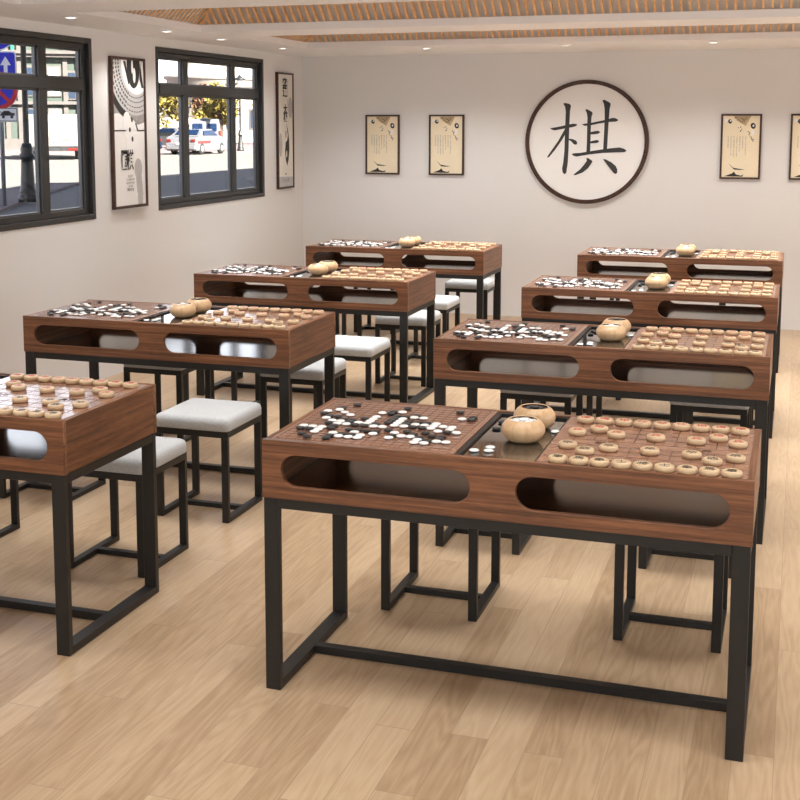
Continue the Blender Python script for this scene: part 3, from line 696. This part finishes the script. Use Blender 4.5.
def flat(parent, name, mat, polys, lay):
    bm = bmesh.new()
    for i, p in enumerate(polys):
        p = clip_poly(p, -pw, pw, -ph, ph)
        if len(p) > 2: prism(bm, p, -0.0141-0.0003*lay-0.00001*i, -0.0139)
    return part(name, bm, mat, parent)
def ell(cx, cz, rx, rz, n=64, a0=0, a1=360): return [(cx+rx*math.cos(R(a0+(a1-a0)*i/n)), cz+rz*math.sin(R(a0+(a1-a0)*i/n))) for i in range(n if a1-a0 >= 360 else n+1)]
def band(cx, cz, r0, r1, a0, a1, n=40, sx=1.0): return ell(cx, cz, r1*sx, r1, n, a0, a1) + ell(cx, cz, r0*sx, r0, n, a0, a1)[::-1]
sp = plain('soft_grey_poster_ground', (0.42,0.41,0.40), rough=0.6, vary=0.25, bscale=2.5)
flat(pr, 'upper_ground', sp, [[(-pw,-0.01),(-pw,ph),(pw,ph),(pw,-0.01+0.06),(0.08,0.12),(-0.05,0.12)]], 1)
flat(pr, 'white_haze', 'paper', [ell(-0.15,-0.02,0.14,0.15), ell(0.2,-0.0,0.12,0.10), ell(0.12,0.43,0.13,0.22)], 2)
tcx, tcz = 0.10, 0.46
flat(pr, 'tyre_shadow', 'ink', [band(tcx-0.015, tcz-0.015, 0.30, 0.375, 190, 258, sx=0.98)], 3)
flat(pr, 'tyre_soft_shadow', 'greyink', [band(tcx-0.01, tcz-0.02, 0.30, 0.385, 258, 300, sx=0.98)], 3)
flat(pr, 'tyre_wall', 'palegrey', [ell(tcx, tcz, 0.345, 0.345)], 4)
grooves = []
for rr in (0.325, 0.295, 0.262, 0.232):
    for q in range(150, 330, 6): grooves.append(band(tcx, tcz, rr-(0.016 if q < 245 else 0.007), rr, q, q+4.0, 3))
flat(pr, 'tread_grooves', plain('tread_print', (0.10,0.10,0.10), rough=0.7, vary=0.4, bscale=30), grooves, 5)
flat(pr, 'tyre_face', 'paper', [ell(tcx+0.01, tcz, 0.195, 0.205)], 6)
flat(pr, 'dark_hub', 'ink', [ell(tcx-0.03, tcz-0.02, 0.085, 0.145), [(tcx+0.06,0.47),(tcx+0.08,0.38),(tcx+0.10,0.30),(tcx+0.075,0.30),(tcx+0.05,0.36)], [(tcx-0.16,0.47),(tcx-0.10,0.32),(tcx-0.085,0.32),(tcx-0.13,0.47)]], 7)
flat(pr, 'hub_gleam', 'paper', [ell(tcx-0.02,0.38,0.018,0.05), ell(tcx-0.045,0.44,0.012,0.05)], 8)
flat(pr, 'stone_outline', 'paper', [ell(0.015,0.02,0.085,0.075), ell(-0.03,0.07,0.05,0.07), ell(0.03,-0.10,0.075,0.10)], 9)
flat(pr, 'divider_line', 'ink', [[(-pw,0.012),(-0.045,0.012),(-0.045,0.020),(-pw,0.020)], [(pw,0.012),(0.10,0.012),(0.075,0.065),(0.09,0.065),(0.115,0.020),(pw,0.020)]], 10)
flat(pr, 'ink_drops', 'ink', [ell(0.035,0.088,0.012,0.016), ell(0.005,0.022,0.012,0.016), ell(0.036,-0.04,0.012,0.018)], 11)
flat(pr, 'grey_shadow_shape', 'palegrey', [ell(0.11,-0.24,0.05,0.07), [(0.07,-0.26),(0.15,-0.28),(0.17,-0.42),(0.09,-0.40)], ell(0.13,-0.44,0.035,0.06)], 2)
for ch, x_ in (('围', -0.088), ('棋', -0.002)):
    me = text_mesh(ch, 0.105, 'poster_lettering', 'ink', rot=XZ, off=(x_, -0.0190, -0.175), bold=0.0015); me.transform(Matrix.Translation((x_*0,0,0)))
    me.transform(Matrix.Diagonal((0.85,1,1.35,1))); me.transform(Matrix.Translation((0,0,0.06)))
    link('poster_lettering', me, pr)
for i, (s, sz) in enumerate((('黑白世界', 0.016), ('方寸之间自有乾坤', 0.014), ('静以修身弈以养性', 0.014), ('落子无悔', 0.014), ('围棋文化', 0.022))):
    link('small_writing', text_mesh(s, sz, 'small_writing', 'greyink' if i < 4 else 'ink', rot=XZ, off=(-0.005, -0.0185, -0.285-0.022*i)), pr)
t, W, H = poster_root('narrow_scroll_poster', 6.635, 6.985, 1.092, 2.085, 'narrow ivory framed poster with black brush writing, between second window and room corner')
bm = bmesh.new(); frame_bars(bm, W, H, 0.016, -0.022, 0.0); part('frame', bm, 'frame_brown', t, bevel=0.001)
pw, ph = W/2-0.016, H/2-0.016
bm = bmesh.new(); box(bm, -pw, pw, -0.014, -0.002, -ph, ph); pr = part('print', bm, 'paper2', t)
flat(pr, 'grey_wash', 'palegrey', [ell(0.11,0.20,0.045,0.09)], 1); flat(pr, 'grey_wash', 'palegrey', [ell(-0.11,-0.12,0.035,0.10)], 1); flat(pr, 'foot_wash', 'palegrey', [[(-pw,-ph),(pw,-ph),(pw,-0.40),(-pw,-0.39)]], 1)
for ch, z_, sz in (('弈', 0.405, 0.10), ('道', 0.335, 0.095), ('太', 0.185, 0.085), ('极', 0.120, 0.085)):
    link('brush_lettering', text_mesh(ch, sz, 'brush_lettering', 'ink', rot=XZ, off=(-0.015 + (0.01 if z_ < 0.2 else 0), -0.0165, z_), bold=0.003), pr)
for x_, z_ in ((0.045, 0.36), (0.05, 0.20)):
    link('small_writing', text_mesh('\n'.join('黑白相生天地之間'), 0.018, 'small_writing', 'greyink', rot=XZ, off=(x_, -0.0160, z_)), pr)
flat(pr, 'long_leaf_shape', 'ink', [[(0.02,0.06),(0.055,0.0),(0.075,-0.08),(0.08,-0.16),(0.06,-0.25),(0.03,-0.30),(0.0,-0.25),(-0.015,-0.18),(0.0,-0.10),(0.035,-0.08),(0.05,-0.04)], [(0.0,0.0),(0.015,-0.005),(0.012,-0.06),(0.0,-0.055)]], 2)
flat(pr, 'leaf_gleam', 'paper2', [ell(0.018,-0.20,0.012,0.03)], 3)
flat(pr, 'seal_mark', 'ink', [ell(0.0,-0.37,0.008,0.010)], 2)
link('small_writing', text_mesh('弈道太极', 0.035, 'small_writing', 'greyink', rot=XZ, off=(0.0, -0.0160, -0.425)), pr)

# ------------------------------------------------------------------ outside
GZ = -0.02
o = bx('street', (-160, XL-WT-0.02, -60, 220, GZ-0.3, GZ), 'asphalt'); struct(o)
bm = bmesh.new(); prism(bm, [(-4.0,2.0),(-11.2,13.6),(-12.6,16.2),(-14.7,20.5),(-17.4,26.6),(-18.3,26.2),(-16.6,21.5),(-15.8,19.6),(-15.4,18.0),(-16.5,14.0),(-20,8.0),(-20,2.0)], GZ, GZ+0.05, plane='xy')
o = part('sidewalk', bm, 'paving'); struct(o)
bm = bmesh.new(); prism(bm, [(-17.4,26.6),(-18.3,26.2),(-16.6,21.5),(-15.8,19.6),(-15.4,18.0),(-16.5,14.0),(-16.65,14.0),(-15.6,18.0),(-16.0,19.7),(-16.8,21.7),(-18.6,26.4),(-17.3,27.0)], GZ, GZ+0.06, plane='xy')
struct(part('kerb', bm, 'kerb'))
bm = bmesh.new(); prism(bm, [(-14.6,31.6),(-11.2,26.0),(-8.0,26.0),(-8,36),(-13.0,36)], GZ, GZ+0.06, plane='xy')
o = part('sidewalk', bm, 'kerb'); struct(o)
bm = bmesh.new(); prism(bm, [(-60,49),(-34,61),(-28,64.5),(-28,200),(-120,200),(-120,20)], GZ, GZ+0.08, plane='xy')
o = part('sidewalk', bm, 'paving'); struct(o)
# the storeys above the classroom, whose shade lies over the near street
o = bx('upper_storeys', (XL-WT, 10.0, -32, 44, ZT+0.13, 11.6), 'block'); struct(o)

# street lamps
def street_lamp(loc, h, label):
    t = empty('street_lamp', loc, label=label, cat='street lamp', group='black street lamps')
    bm = bmesh.new(); lathe(bm, [(0.0,0),(0.205,0),(0.21,0.10),(0.19,0.13),(0.165,0.16),(0.185,0.20),(0.17,0.24),(0.150,0.30),(0.125,0.80),(0.118,0.90),(0.15,0.92),(0.16,0.98),(0.12,1.02),(0.13,1.10),(0.09,1.22),(0.0,1.22)], 20); part('base', bm, 'castiron', t)
    bm = bmesh.new(); lathe(bm, [(0.062,1.22),(0.055,h-0.9),(0.075,h-0.88),(0.075,h-0.82),(0.045,h-0.75),(0.045,h-0.62),(0,h-0.62)], 14); part('pole', bm, 'castiron', t)
    bm = bmesh.new(); lathe(bm, [(0.10,h-0.62),(0.20,h-0.25),(0.0,h-0.25)], 8, smooth=False); part('lantern_glass', bm, 'wsheet', t)
    bm = bmesh.new(); lathe(bm, [(0.0,h-0.24),(0.36,h-0.22),(0.30,h-0.14),(0.12,h-0.04),(0.05,h+0.06),(0,h+0.10)], 16); part('lantern_cap', bm, 'castiron', t)
    return t
street_lamp((-13.88, 19.18, GZ+0.05), 5.2, 'black cast-iron street lamp post behind the blue signs outside the near window')
street_lamp((-30.20, 64.7, GZ+0.08), 4.4, 'black street lamp beyond the parked car outside the second window')
# traffic sign post
sp_ = empty('traffic_sign_post', (-13.52, 17.84, GZ+0.05), R(35.6), 'grey pole carrying blue and red traffic signs outside the near window', 'traffic sign')
bm = bmesh.new(); lathe(bm, [(0.0,0),(0.042,0),(0.042,3.85),(0,3.85)], 14); part('pole', bm, 'galv', sp_)
def sign_plate(name, poly_rim, poly_face, facemat, extra, zc, xo=-0.05):
    bm = bmesh.new(); prism(bm, poly_rim, -0.058, -0.044); s = part(name, bm, 'wsheet', sp_, (xo, 0, zc))
    if poly_face:
        bm = bmesh.new(); prism(bm, poly_face, -0.0600, -0.0582); part('coloured_field', bm, facemat, s)
    for i, (n_, mt, polys) in enumerate(extra):
        bm = bmesh.new()
        for q, p in enumerate(polys): prism(bm, p, -0.0625-0.001*i-0.0002*q, -0.0603-0.001*i)
        part(n_, bm, mt, s)
    return s
sign_plate('round_direction_sign', ring_poly(0.385, 40), ring_poly(0.36, 40), 'blue', [('white_bar', 'wsheet', [[(-0.05,-0.30),(0.05,-0.30),(0.05,0.20),(-0.05,0.20)], [(-0.15,0.15),(0.15,0.15),(0.0,0.31)]])], 3.42)
def rrect(w, h, r, n=5):
    pts = []
    for cx, cz, a in ((w-r,h-r,0),(-w+r,h-r,90),(-w+r,-h+r,180),(w-r,-h+r,270)):
        for i in range(n+1): pts.append((cx+r*math.cos(R(a+90*i/n)), cz+r*math.sin(R(a+90*i/n))))
    return pts
sign_plate('lane_arrow_sign', rrect(0.37,0.37,0.05), rrect(0.345,0.345,0.04), 'blue', [('white_arrows', 'wsheet', [[(0.13,-0.30),(0.20,-0.30),(0.20,0.12),(0.13,0.12)], [(0.065,0.10),(0.265,0.10),(0.165,0.27)], [(-0.20,-0.30),(-0.13,-0.30),(-0.13,0.0),(-0.20,0.0)], [(-0.25,0.0),(-0.08,0.0),(-0.165,0.16)], [(0.13,-0.28),(0.13,-0.20),(-0.06,0.03),(-0.11,-0.02)]])], 2.66)
sign_plate('no_stopping_sign', ring_poly(0.385, 40), None, 'blue', [('red_ring', 'red', [ring_poly(0.375, 40)]), ('blue_field', 'blue', [ring_poly(0.29, 40)]), ('red_cross', 'red', [[(-0.24,-0.19),(-0.19,-0.24),(0.24,0.19),(0.19,0.24)], [(-0.19,0.24),(-0.24,0.19),(0.19,-0.24),(0.24,-0.19)]])], 2.30-0.03)
sign_plate('tow_away_plate', rrect(0.37,0.145,0.03), None, 'blue', [('border', 'ink', [rrect(0.355,0.13,0.025)]), ('white_field', 'wsheet', [rrect(0.34,0.115,0.02)]), ('tow_truck_symbol', 'ink', [[(-0.30,-0.03),(-0.05,-0.03),(-0.05,0.03),(-0.17,0.03),(-0.19,0.08),(-0.26,0.08),(-0.30,0.03)], [(-0.08,0.02),(0.05,0.065),(0.06,0.05),(-0.06,0.0)], [(0.02,-0.02),(0.30,-0.02),(0.31,0.03),(0.24,0.04),(0.20,0.075),(0.10,0.075),(0.05,0.03)], [(a+0.04,b) for a, b in ell(-0.26,-0.05,0.03,0.03,14)], ell(-0.09,-0.05,0.03,0.03,14), ell(0.09,-0.045,0.03,0.03,14), ell(0.25,-0.045,0.03,0.03,14)])], 1.80)

# vehicles: local +y is forward, rear bumper at y=0
def wheel(parent, x, y, r=0.32, w_=0.2):
    bm = bmesh.new(); lathe(bm, [(0,-w_/2),(r*0.6,-w_/2),(r,-w_/2+0.02),(r,w_/2-0.02),(r*0.6,w_/2),(0,w_/2)], 20)
    bmesh.ops.rotate(bm, verts=bm.verts, cent=(0,0,0), matrix=Matrix.Rotation(R(90), 3, 'Y'))
    wh = part('wheel', bm, 'tyre', parent, (x, y, r))
    bm = bmesh.new(); lathe(bm, [(0,0),(r*0.55,0),(r*0.5,0.02),(0,0.03)], 14); bmesh.ops.rotate(bm, verts=bm.verts, cent=(0,0,0), matrix=Matrix.Rotation(R(90 if x > 0 else -90), 3, 'Y'))
    part('hubcap', bm, 'galv', wh, ((w_/2 if x > 0 else -w_/2), 0, 0))
def car(loc, rz, paint, label, stripes=False):
    t = empty('car', loc, rz, label, 'car')
    W = 0.88
    sec = [(0.0,0.30),(0.0,0.62),(0.06,0.92),(0.25,0.97),(0.62,1.02),(1.15,1.36),(2.45,1.39),(3.15,1.0),(4.15,0.88),(4.38,0.62),(4.40,0.30),(4.2,0.22),(0.15,0.22)]
    bm = bmesh.new()
    A = [bm.verts.new((-W*(1 if z < 1.05 else 0.80), y, z)) for y, z in sec]; B = [bm.verts.new((W*(1 if z < 1.05 else 0.80), y, z)) for y, z in sec]
    n = len(sec); bm.faces.new(A); bm.faces.new(B[::-1])
    for i in range(n): bm.faces.new((A[i], B[i], B[(i+1)%n], A[(i+1)%n]))
    part('body', bm, paint, t, bevel=0.04, seg=2)
    bm = bmesh.new(); v = [(-0.66,0.70,1.075),(0.66,0.70,1.075),(0.60,1.10,1.335),(-0.60,1.10,1.335)]
    vs = [bm.verts.new((a, b-0.03, c+0.03)) for a, b, c in v]+[bm.verts.new((a, b+0.04, c-0.06)) for a, b, c in v]
    for f in ((0,1,2,3),(7,6,5,4),(0,4,5,1),(1,5,6,2),(2,6,7,3),(3,7,4,0)): bm.faces.new([vs[i] for i in f])
    part('rear_window', bm, 'carglass', t)
    for s in (-1, 1):
        bm = bmesh.new(); pts = [(1.0,1.06),(1.30,1.31),(2.42,1.33),(2.95,1.04)]
        A = [bm.verts.new((s*(0.80 if z > 1.2 else 0.91), y, z)) for y, z in pts]; B = [bm.verts.new((s*(0.66 if z > 1.2 else 0.80), y, z)) for y, z in pts]
        bm.faces.new(A); bm.faces.new(B[::-1])
        for i in range(4): bm.faces.new((A[i], B[i], B[(i+1)%4], A[(i+1)%4]))
        part('side_window', bm, 'carglass', t)
        for y in (0.85, 3.5): wheel(t, s*0.80, y)
        bx('tail_lamp', (min(s*0.60,s*0.86), max(s*0.60,s*0.86), -0.025, 0.05, 0.70, 0.84), 'lampred', t)
    bx('bumper', (-0.84, 0.84, -0.06, 0.06, 0.30, 0.52), paint, t, bevel=0.02)
    bx('number_plate', (-0.24, 0.24, -0.075, -0.058, 0.56, 0.66), 'wsheet', t)
    if stripes:
        bm = bmesh.new()
        for i in range(7): box(bm, 0.883, 0.892, 0.35+i*0.24, 0.52+i*0.24, 0.60, 0.76)
        part('red_lettering', bm, 'lampred', t)
        me = text_mesh('Police', 0.25, 'red_lettering', 'ink', rot=XZ, off=(-0.1,-0.005,0.80)) if False else None
    return t
car((-30.6, 57.9, GZ), R(2), 'carwhite', 'white saloon car seen from behind in front of the white van', True)
car((-33.6, 59.8, GZ), R(62), 'cardark', 'dark blue car at the left edge of the second window')
car((-36.6, 71.5, GZ+0.06), R(70), 'carwhite', 'pale car parked far off under the trees')
# van
v = empty('van', (-33.2, 66.0, GZ), R(27), 'white high-roofed van with two square rear windows on the street', 'van')
bm = bmesh.new(); sec = [(0,0.30),(0.0,1.15),(0.12,1.88),(0.30,1.98),(3.5,1.98),(4.3,1.20),(5.0,1.05),(5.1,0.35)]
A = [bm.verts.new((-0.98*(0.90 if z > 1.8 else 1), y, z)) for y, z in sec]; B = [bm.verts.new((0.98*(0.90 if z > 1.8 else 1), y, z)) for y, z in sec]; n = len(sec)
bm.faces.new(A); bm.faces.new(B[::-1])
for i in range(n): bm.faces.new((A[i], B[i], B[(i+1)%n], A[(i+1)%n]))
part('body', bm, 'carwhite', v, bevel=0.04, seg=2)
for s in (-1, 1):
    bm = bmesh.new(); pts = rrect(0.31, 0.24, 0.06); prism(bm, pts, -0.03, 0.05)
    part('rear_window', bm, 'carglass', v, (s*0.43, 0.045, 1.46), rot=(R(-9), 0, 0))
    for y in (0.9, 4.1): wheel(v, s*0.88, y, 0.34)
    bx('tail_lamp', (min(s*0.86,s*0.97), max(s*0.86,s*0.97), -0.03, 0.04, 0.85, 1.25), 'lampred', v)
    bx('side_window', (min(s*0.93,s*0.995), max(s*0.93,s*0.995), 3.0, 3.9, 1.22, 1.62), 'carglass', v)
bx('roof_vent', (-0.22, 0.22, 0.4, 0.8, 1.97, 2.06), 'galv', v)
bx('bumper', (-0.95, 0.95, -0.10, 0.05, 0.32, 0.50), 'galv', v, bevel=0.02)
# truck
tr_ = empty('box_truck', (-31.45, 47.2, GZ), R(31), 'white box truck seen from behind outside the near window', 'truck')
bx('cargo_box', (-1.30, 1.30, 0.0, 5.5, 0.62, 2.12), 'truckbox', tr_, bevel=0.02)
bx('chassis', (-1.05, 1.05, -0.05, 5.4, 0.42, 0.60), 'castiron', tr_)
bm = bmesh.new()
for x in (-0.86,-0.06,0.06,0.86): box(bm, x-0.018, x+0.018, -0.03, 0.0, 0.66, 2.10)
for x in (-0.06,0.06):
    box(bm, x-0.05, x+0.05, -0.045, -0.031, 0.84, 0.93)
part('door_bars', bm, 'galv', tr_)
bm = bmesh.new()
for x in (-0.45, 0.45):
    for i in range(4): box(bm, x-0.16+i*0.08, x-0.11+i*0.08, -0.012, 0.0, 0.90+0.03*(i%2), 0.94+0.03*(i%2))
part('door_handles', bm, 'castiron', tr_)
for s in (-1, 1):
    bm = bmesh.new(); box(bm, s*0.75-0.22, s*0.75+0.22, -0.08, -0.051, 0.44, 0.56); part('tail_lamp', bm, 'lampred', tr_)
    for y in (1.2, 4.3): wheel(tr_, s*0.95, y, 0.40, 0.28)
bx('cab', (-1.1, 1.1, 5.6, 7.2, 0.5, 2.0), 'truckbox', tr_, bevel=0.08, seg=2)

# buildings
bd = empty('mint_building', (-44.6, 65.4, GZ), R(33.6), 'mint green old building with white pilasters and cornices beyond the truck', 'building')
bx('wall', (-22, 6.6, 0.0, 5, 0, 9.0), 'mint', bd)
bm = bmesh.new()
pil = [-20+2.6*i for i in range(8)] + [-1.05, 0.35, 1.75, 2.55, 3.6, 5.0, 6.3]
for x in pil: box(bm, x-0.14, x+0.14, -0.16, -0.001, 0, 8.95)
part('pilasters', bm, 'stucco', bd)
bm = bmesh.new()
for z0, z1, d in ((5.85,6.05,0.35),(6.05,6.25,0.55),(8.7,9.0,0.5),(2.9,3.10,0.25),(0.0,0.75,0.22)): box(bm, -22, 6.6, -d-0.17, -0.17, z0, z1)
part('cornice', bm, 'stucco', bd)
for x0, x1, z0, z1 in [(x, x+0.8, 3.45, 5.2) for x in (-19.2,-16.6,-14,-11.4,-8.8,-6.2,-3.6)]+[(x, x+0.8, 0.9, 2.7) for x in (-19.2,-16.6,-14,-11.4,-8.8,-6.2,-3.6)]+[(-0.70,-0.02,3.5,5.2),(0.72,1.40,3.5,5.2),(1.94,2.36,3.3,4.9),(2.9,3.3,3.5,5.0),(4.0,4.6,3.5,5.2),(5.4,6.0,3.5,5.2),(-0.7,-0.02,0.9,2.6),(0.72,1.4,0.9,2.6),(4.0,4.6,0.9,2.6)]:
    f = bx('window', (x0-0.10, x1+0.10, -0.10, -0.001, z0-0.10, z1+0.14), 'stucco', bd)
    bx('pane', (x0, x1, -0.13, -0.101, z0, z1), 'dkwin' if (x0 in (1.94,) or x0 < 0) else 'palegrey', f)
bm = bmesh.new(); box(bm, -1.52, -1.32, -0.34, -0.18, 3.2, 9.4)
part('teal_netting', bm, 'teal', bd)
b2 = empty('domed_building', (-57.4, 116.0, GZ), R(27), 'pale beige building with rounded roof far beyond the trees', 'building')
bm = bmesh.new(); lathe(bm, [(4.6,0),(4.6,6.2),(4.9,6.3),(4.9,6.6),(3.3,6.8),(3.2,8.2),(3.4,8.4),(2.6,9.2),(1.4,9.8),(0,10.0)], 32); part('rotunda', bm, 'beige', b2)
for a_ in (-112,-98,-84,-70):
    x, y = 4.6*math.cos(R(a_)), 4.6*math.sin(R(a_))
    bm = bmesh.new(); box(bm, -0.4, 0.4, -0.06, 0.06, 3.4, 5.4); part('window', bm, 'stucco', b2, (x, y, 0), rot=(0,0,R(a_+90)))
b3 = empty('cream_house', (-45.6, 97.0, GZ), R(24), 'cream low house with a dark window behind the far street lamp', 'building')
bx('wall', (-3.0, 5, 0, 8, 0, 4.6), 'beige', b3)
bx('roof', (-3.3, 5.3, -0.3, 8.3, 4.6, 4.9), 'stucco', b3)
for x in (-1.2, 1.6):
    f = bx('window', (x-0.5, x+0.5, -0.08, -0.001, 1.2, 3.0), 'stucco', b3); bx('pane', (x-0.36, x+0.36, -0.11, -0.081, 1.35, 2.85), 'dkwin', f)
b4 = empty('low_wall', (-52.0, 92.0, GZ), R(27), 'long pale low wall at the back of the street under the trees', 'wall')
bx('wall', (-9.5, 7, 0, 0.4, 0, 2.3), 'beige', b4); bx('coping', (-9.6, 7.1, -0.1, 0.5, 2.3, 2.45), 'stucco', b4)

def tree(loc, r, h, mat, label, seed, n=1500):
    t = empty('tree', loc, label=label, cat='tree', group='street trees outside')
    rg = random.Random(seed)
    bm = bmesh.new(); lathe(bm, [(0,0),(0.24,0),(0.16,0.8),(0.11,h*0.7),(0,h*0.7)], 8); part('trunk', bm, 'bark', t)
    bm = bmesh.new()
    cl = [(Vector((rg.gauss(0,r*0.42), rg.gauss(0,r*0.42), h*0.62+rg.gauss(0,h*0.14))), rg.uniform(r*0.28, r*0.5)) for _ in range(16)]
    for i in range(n):
        c, cr = rg.choice(cl); d = Vector((rg.gauss(0,1), rg.gauss(0,1), rg.gauss(0,1))).normalized()*cr*rg.uniform(0.6,1.05)
        p = c+d
        if p.z < h*0.25: continue
        s = rg.uniform(0.12, 0.24); a_ = Vector((rg.gauss(0,1), rg.gauss(0,1), rg.gauss(0,1))).normalized(); b_ = a_.cross(Vector((rg.gauss(0,1), rg.gauss(0,1), rg.gauss(0,1)))).normalized()
        bm.faces.new([bm.verts.new(q) for q in (p-a_*s, p-b_*s*0.6, p+a_*s, p+b_*s*0.6)])
    part('foliage', bm, mat, t)
tree((-43.4, 78.8, GZ), 1.9, 5.2, 'leaf_y', 'yellow-green tree at the left side of the second window view', 1)
tree((-42.4, 85.4, GZ), 1.7, 5.3, 'leaf_o', 'brown autumn tree above the white van', 2)
tree((-37.4, 77.0, GZ), 1.6, 4.6, 'leaf_y', 'bright yellow tree above the van roof, right of the brown one', 3)
tree((-37.6, 87.0, GZ), 2.0, 6.6, 'leaf_y', 'tall yellow tree rising behind the far street lamp', 4)
tree((-50.8, 84.5, GZ), 1.7, 6.0, 'leaf_g', 'green tree at the far left behind the dark car', 5)

# ------------------------------------------------------------------ light
sun = bpy.data.lights.new('sun', 'SUN'); sun.energy = 36; sun.angle = R(0.6); sun.color = (1.0, 0.94, 0.84)
so = bpy.data.objects.new('sun', sun); C.objects.link(so)
d = Vector((-0.80, 0.42, -0.60)).normalized(); so.rotation_euler = d.to_track_quat('-Z', 'Y').to_euler()
w = bpy.data.worlds.new('sky'); sc.world = w; w.use_nodes = True; nt = w.node_tree; bg = nt.nodes['Background']
tc = nt.nodes.new('ShaderNodeTexCoord'); sx = nt.nodes.new('ShaderNodeSeparateXYZ'); rp = nt.nodes.new('ShaderNodeValToRGB')
nt.links.new(tc.outputs['Generated'], sx.inputs[0]); nt.links.new(sx.outputs[2], rp.inputs['Fac']); nt.links.new(rp.outputs[0], bg.inputs['Color'])
rp.color_ramp.elements[0].position = 0.0; rp.color_ramp.elements[0].color = (0.85, 0.93, 1.0, 1)
rp.color_ramp.elements[1].position = 0.48; rp.color_ramp.elements[1].color = (0.05, 0.08, 0.16, 1)
rp.color_ramp.elements[0].color = (0.95, 0.97, 1.0, 1); e_ = rp.color_ramp.elements.new(0.30); e_.color = (0.85, 0.90, 1.0, 1)
bg.inputs['Strength'].default_value = 2.4

sc.view_settings.view_transform = 'Standard'; sc.view_settings.look = 'None'; sc.view_settings.gamma = 1.0; sc.view_settings.use_curve_mapping = False
sc.view_settings.exposure = 0.36
sc.cycles.max_bounces = 8; sc.cycles.diffuse_bounces = 5; sc.cycles.glossy_bounces = 4; sc.cycles.use_denoising = True
sc.cycles.sample_clamp_indirect = 4.0
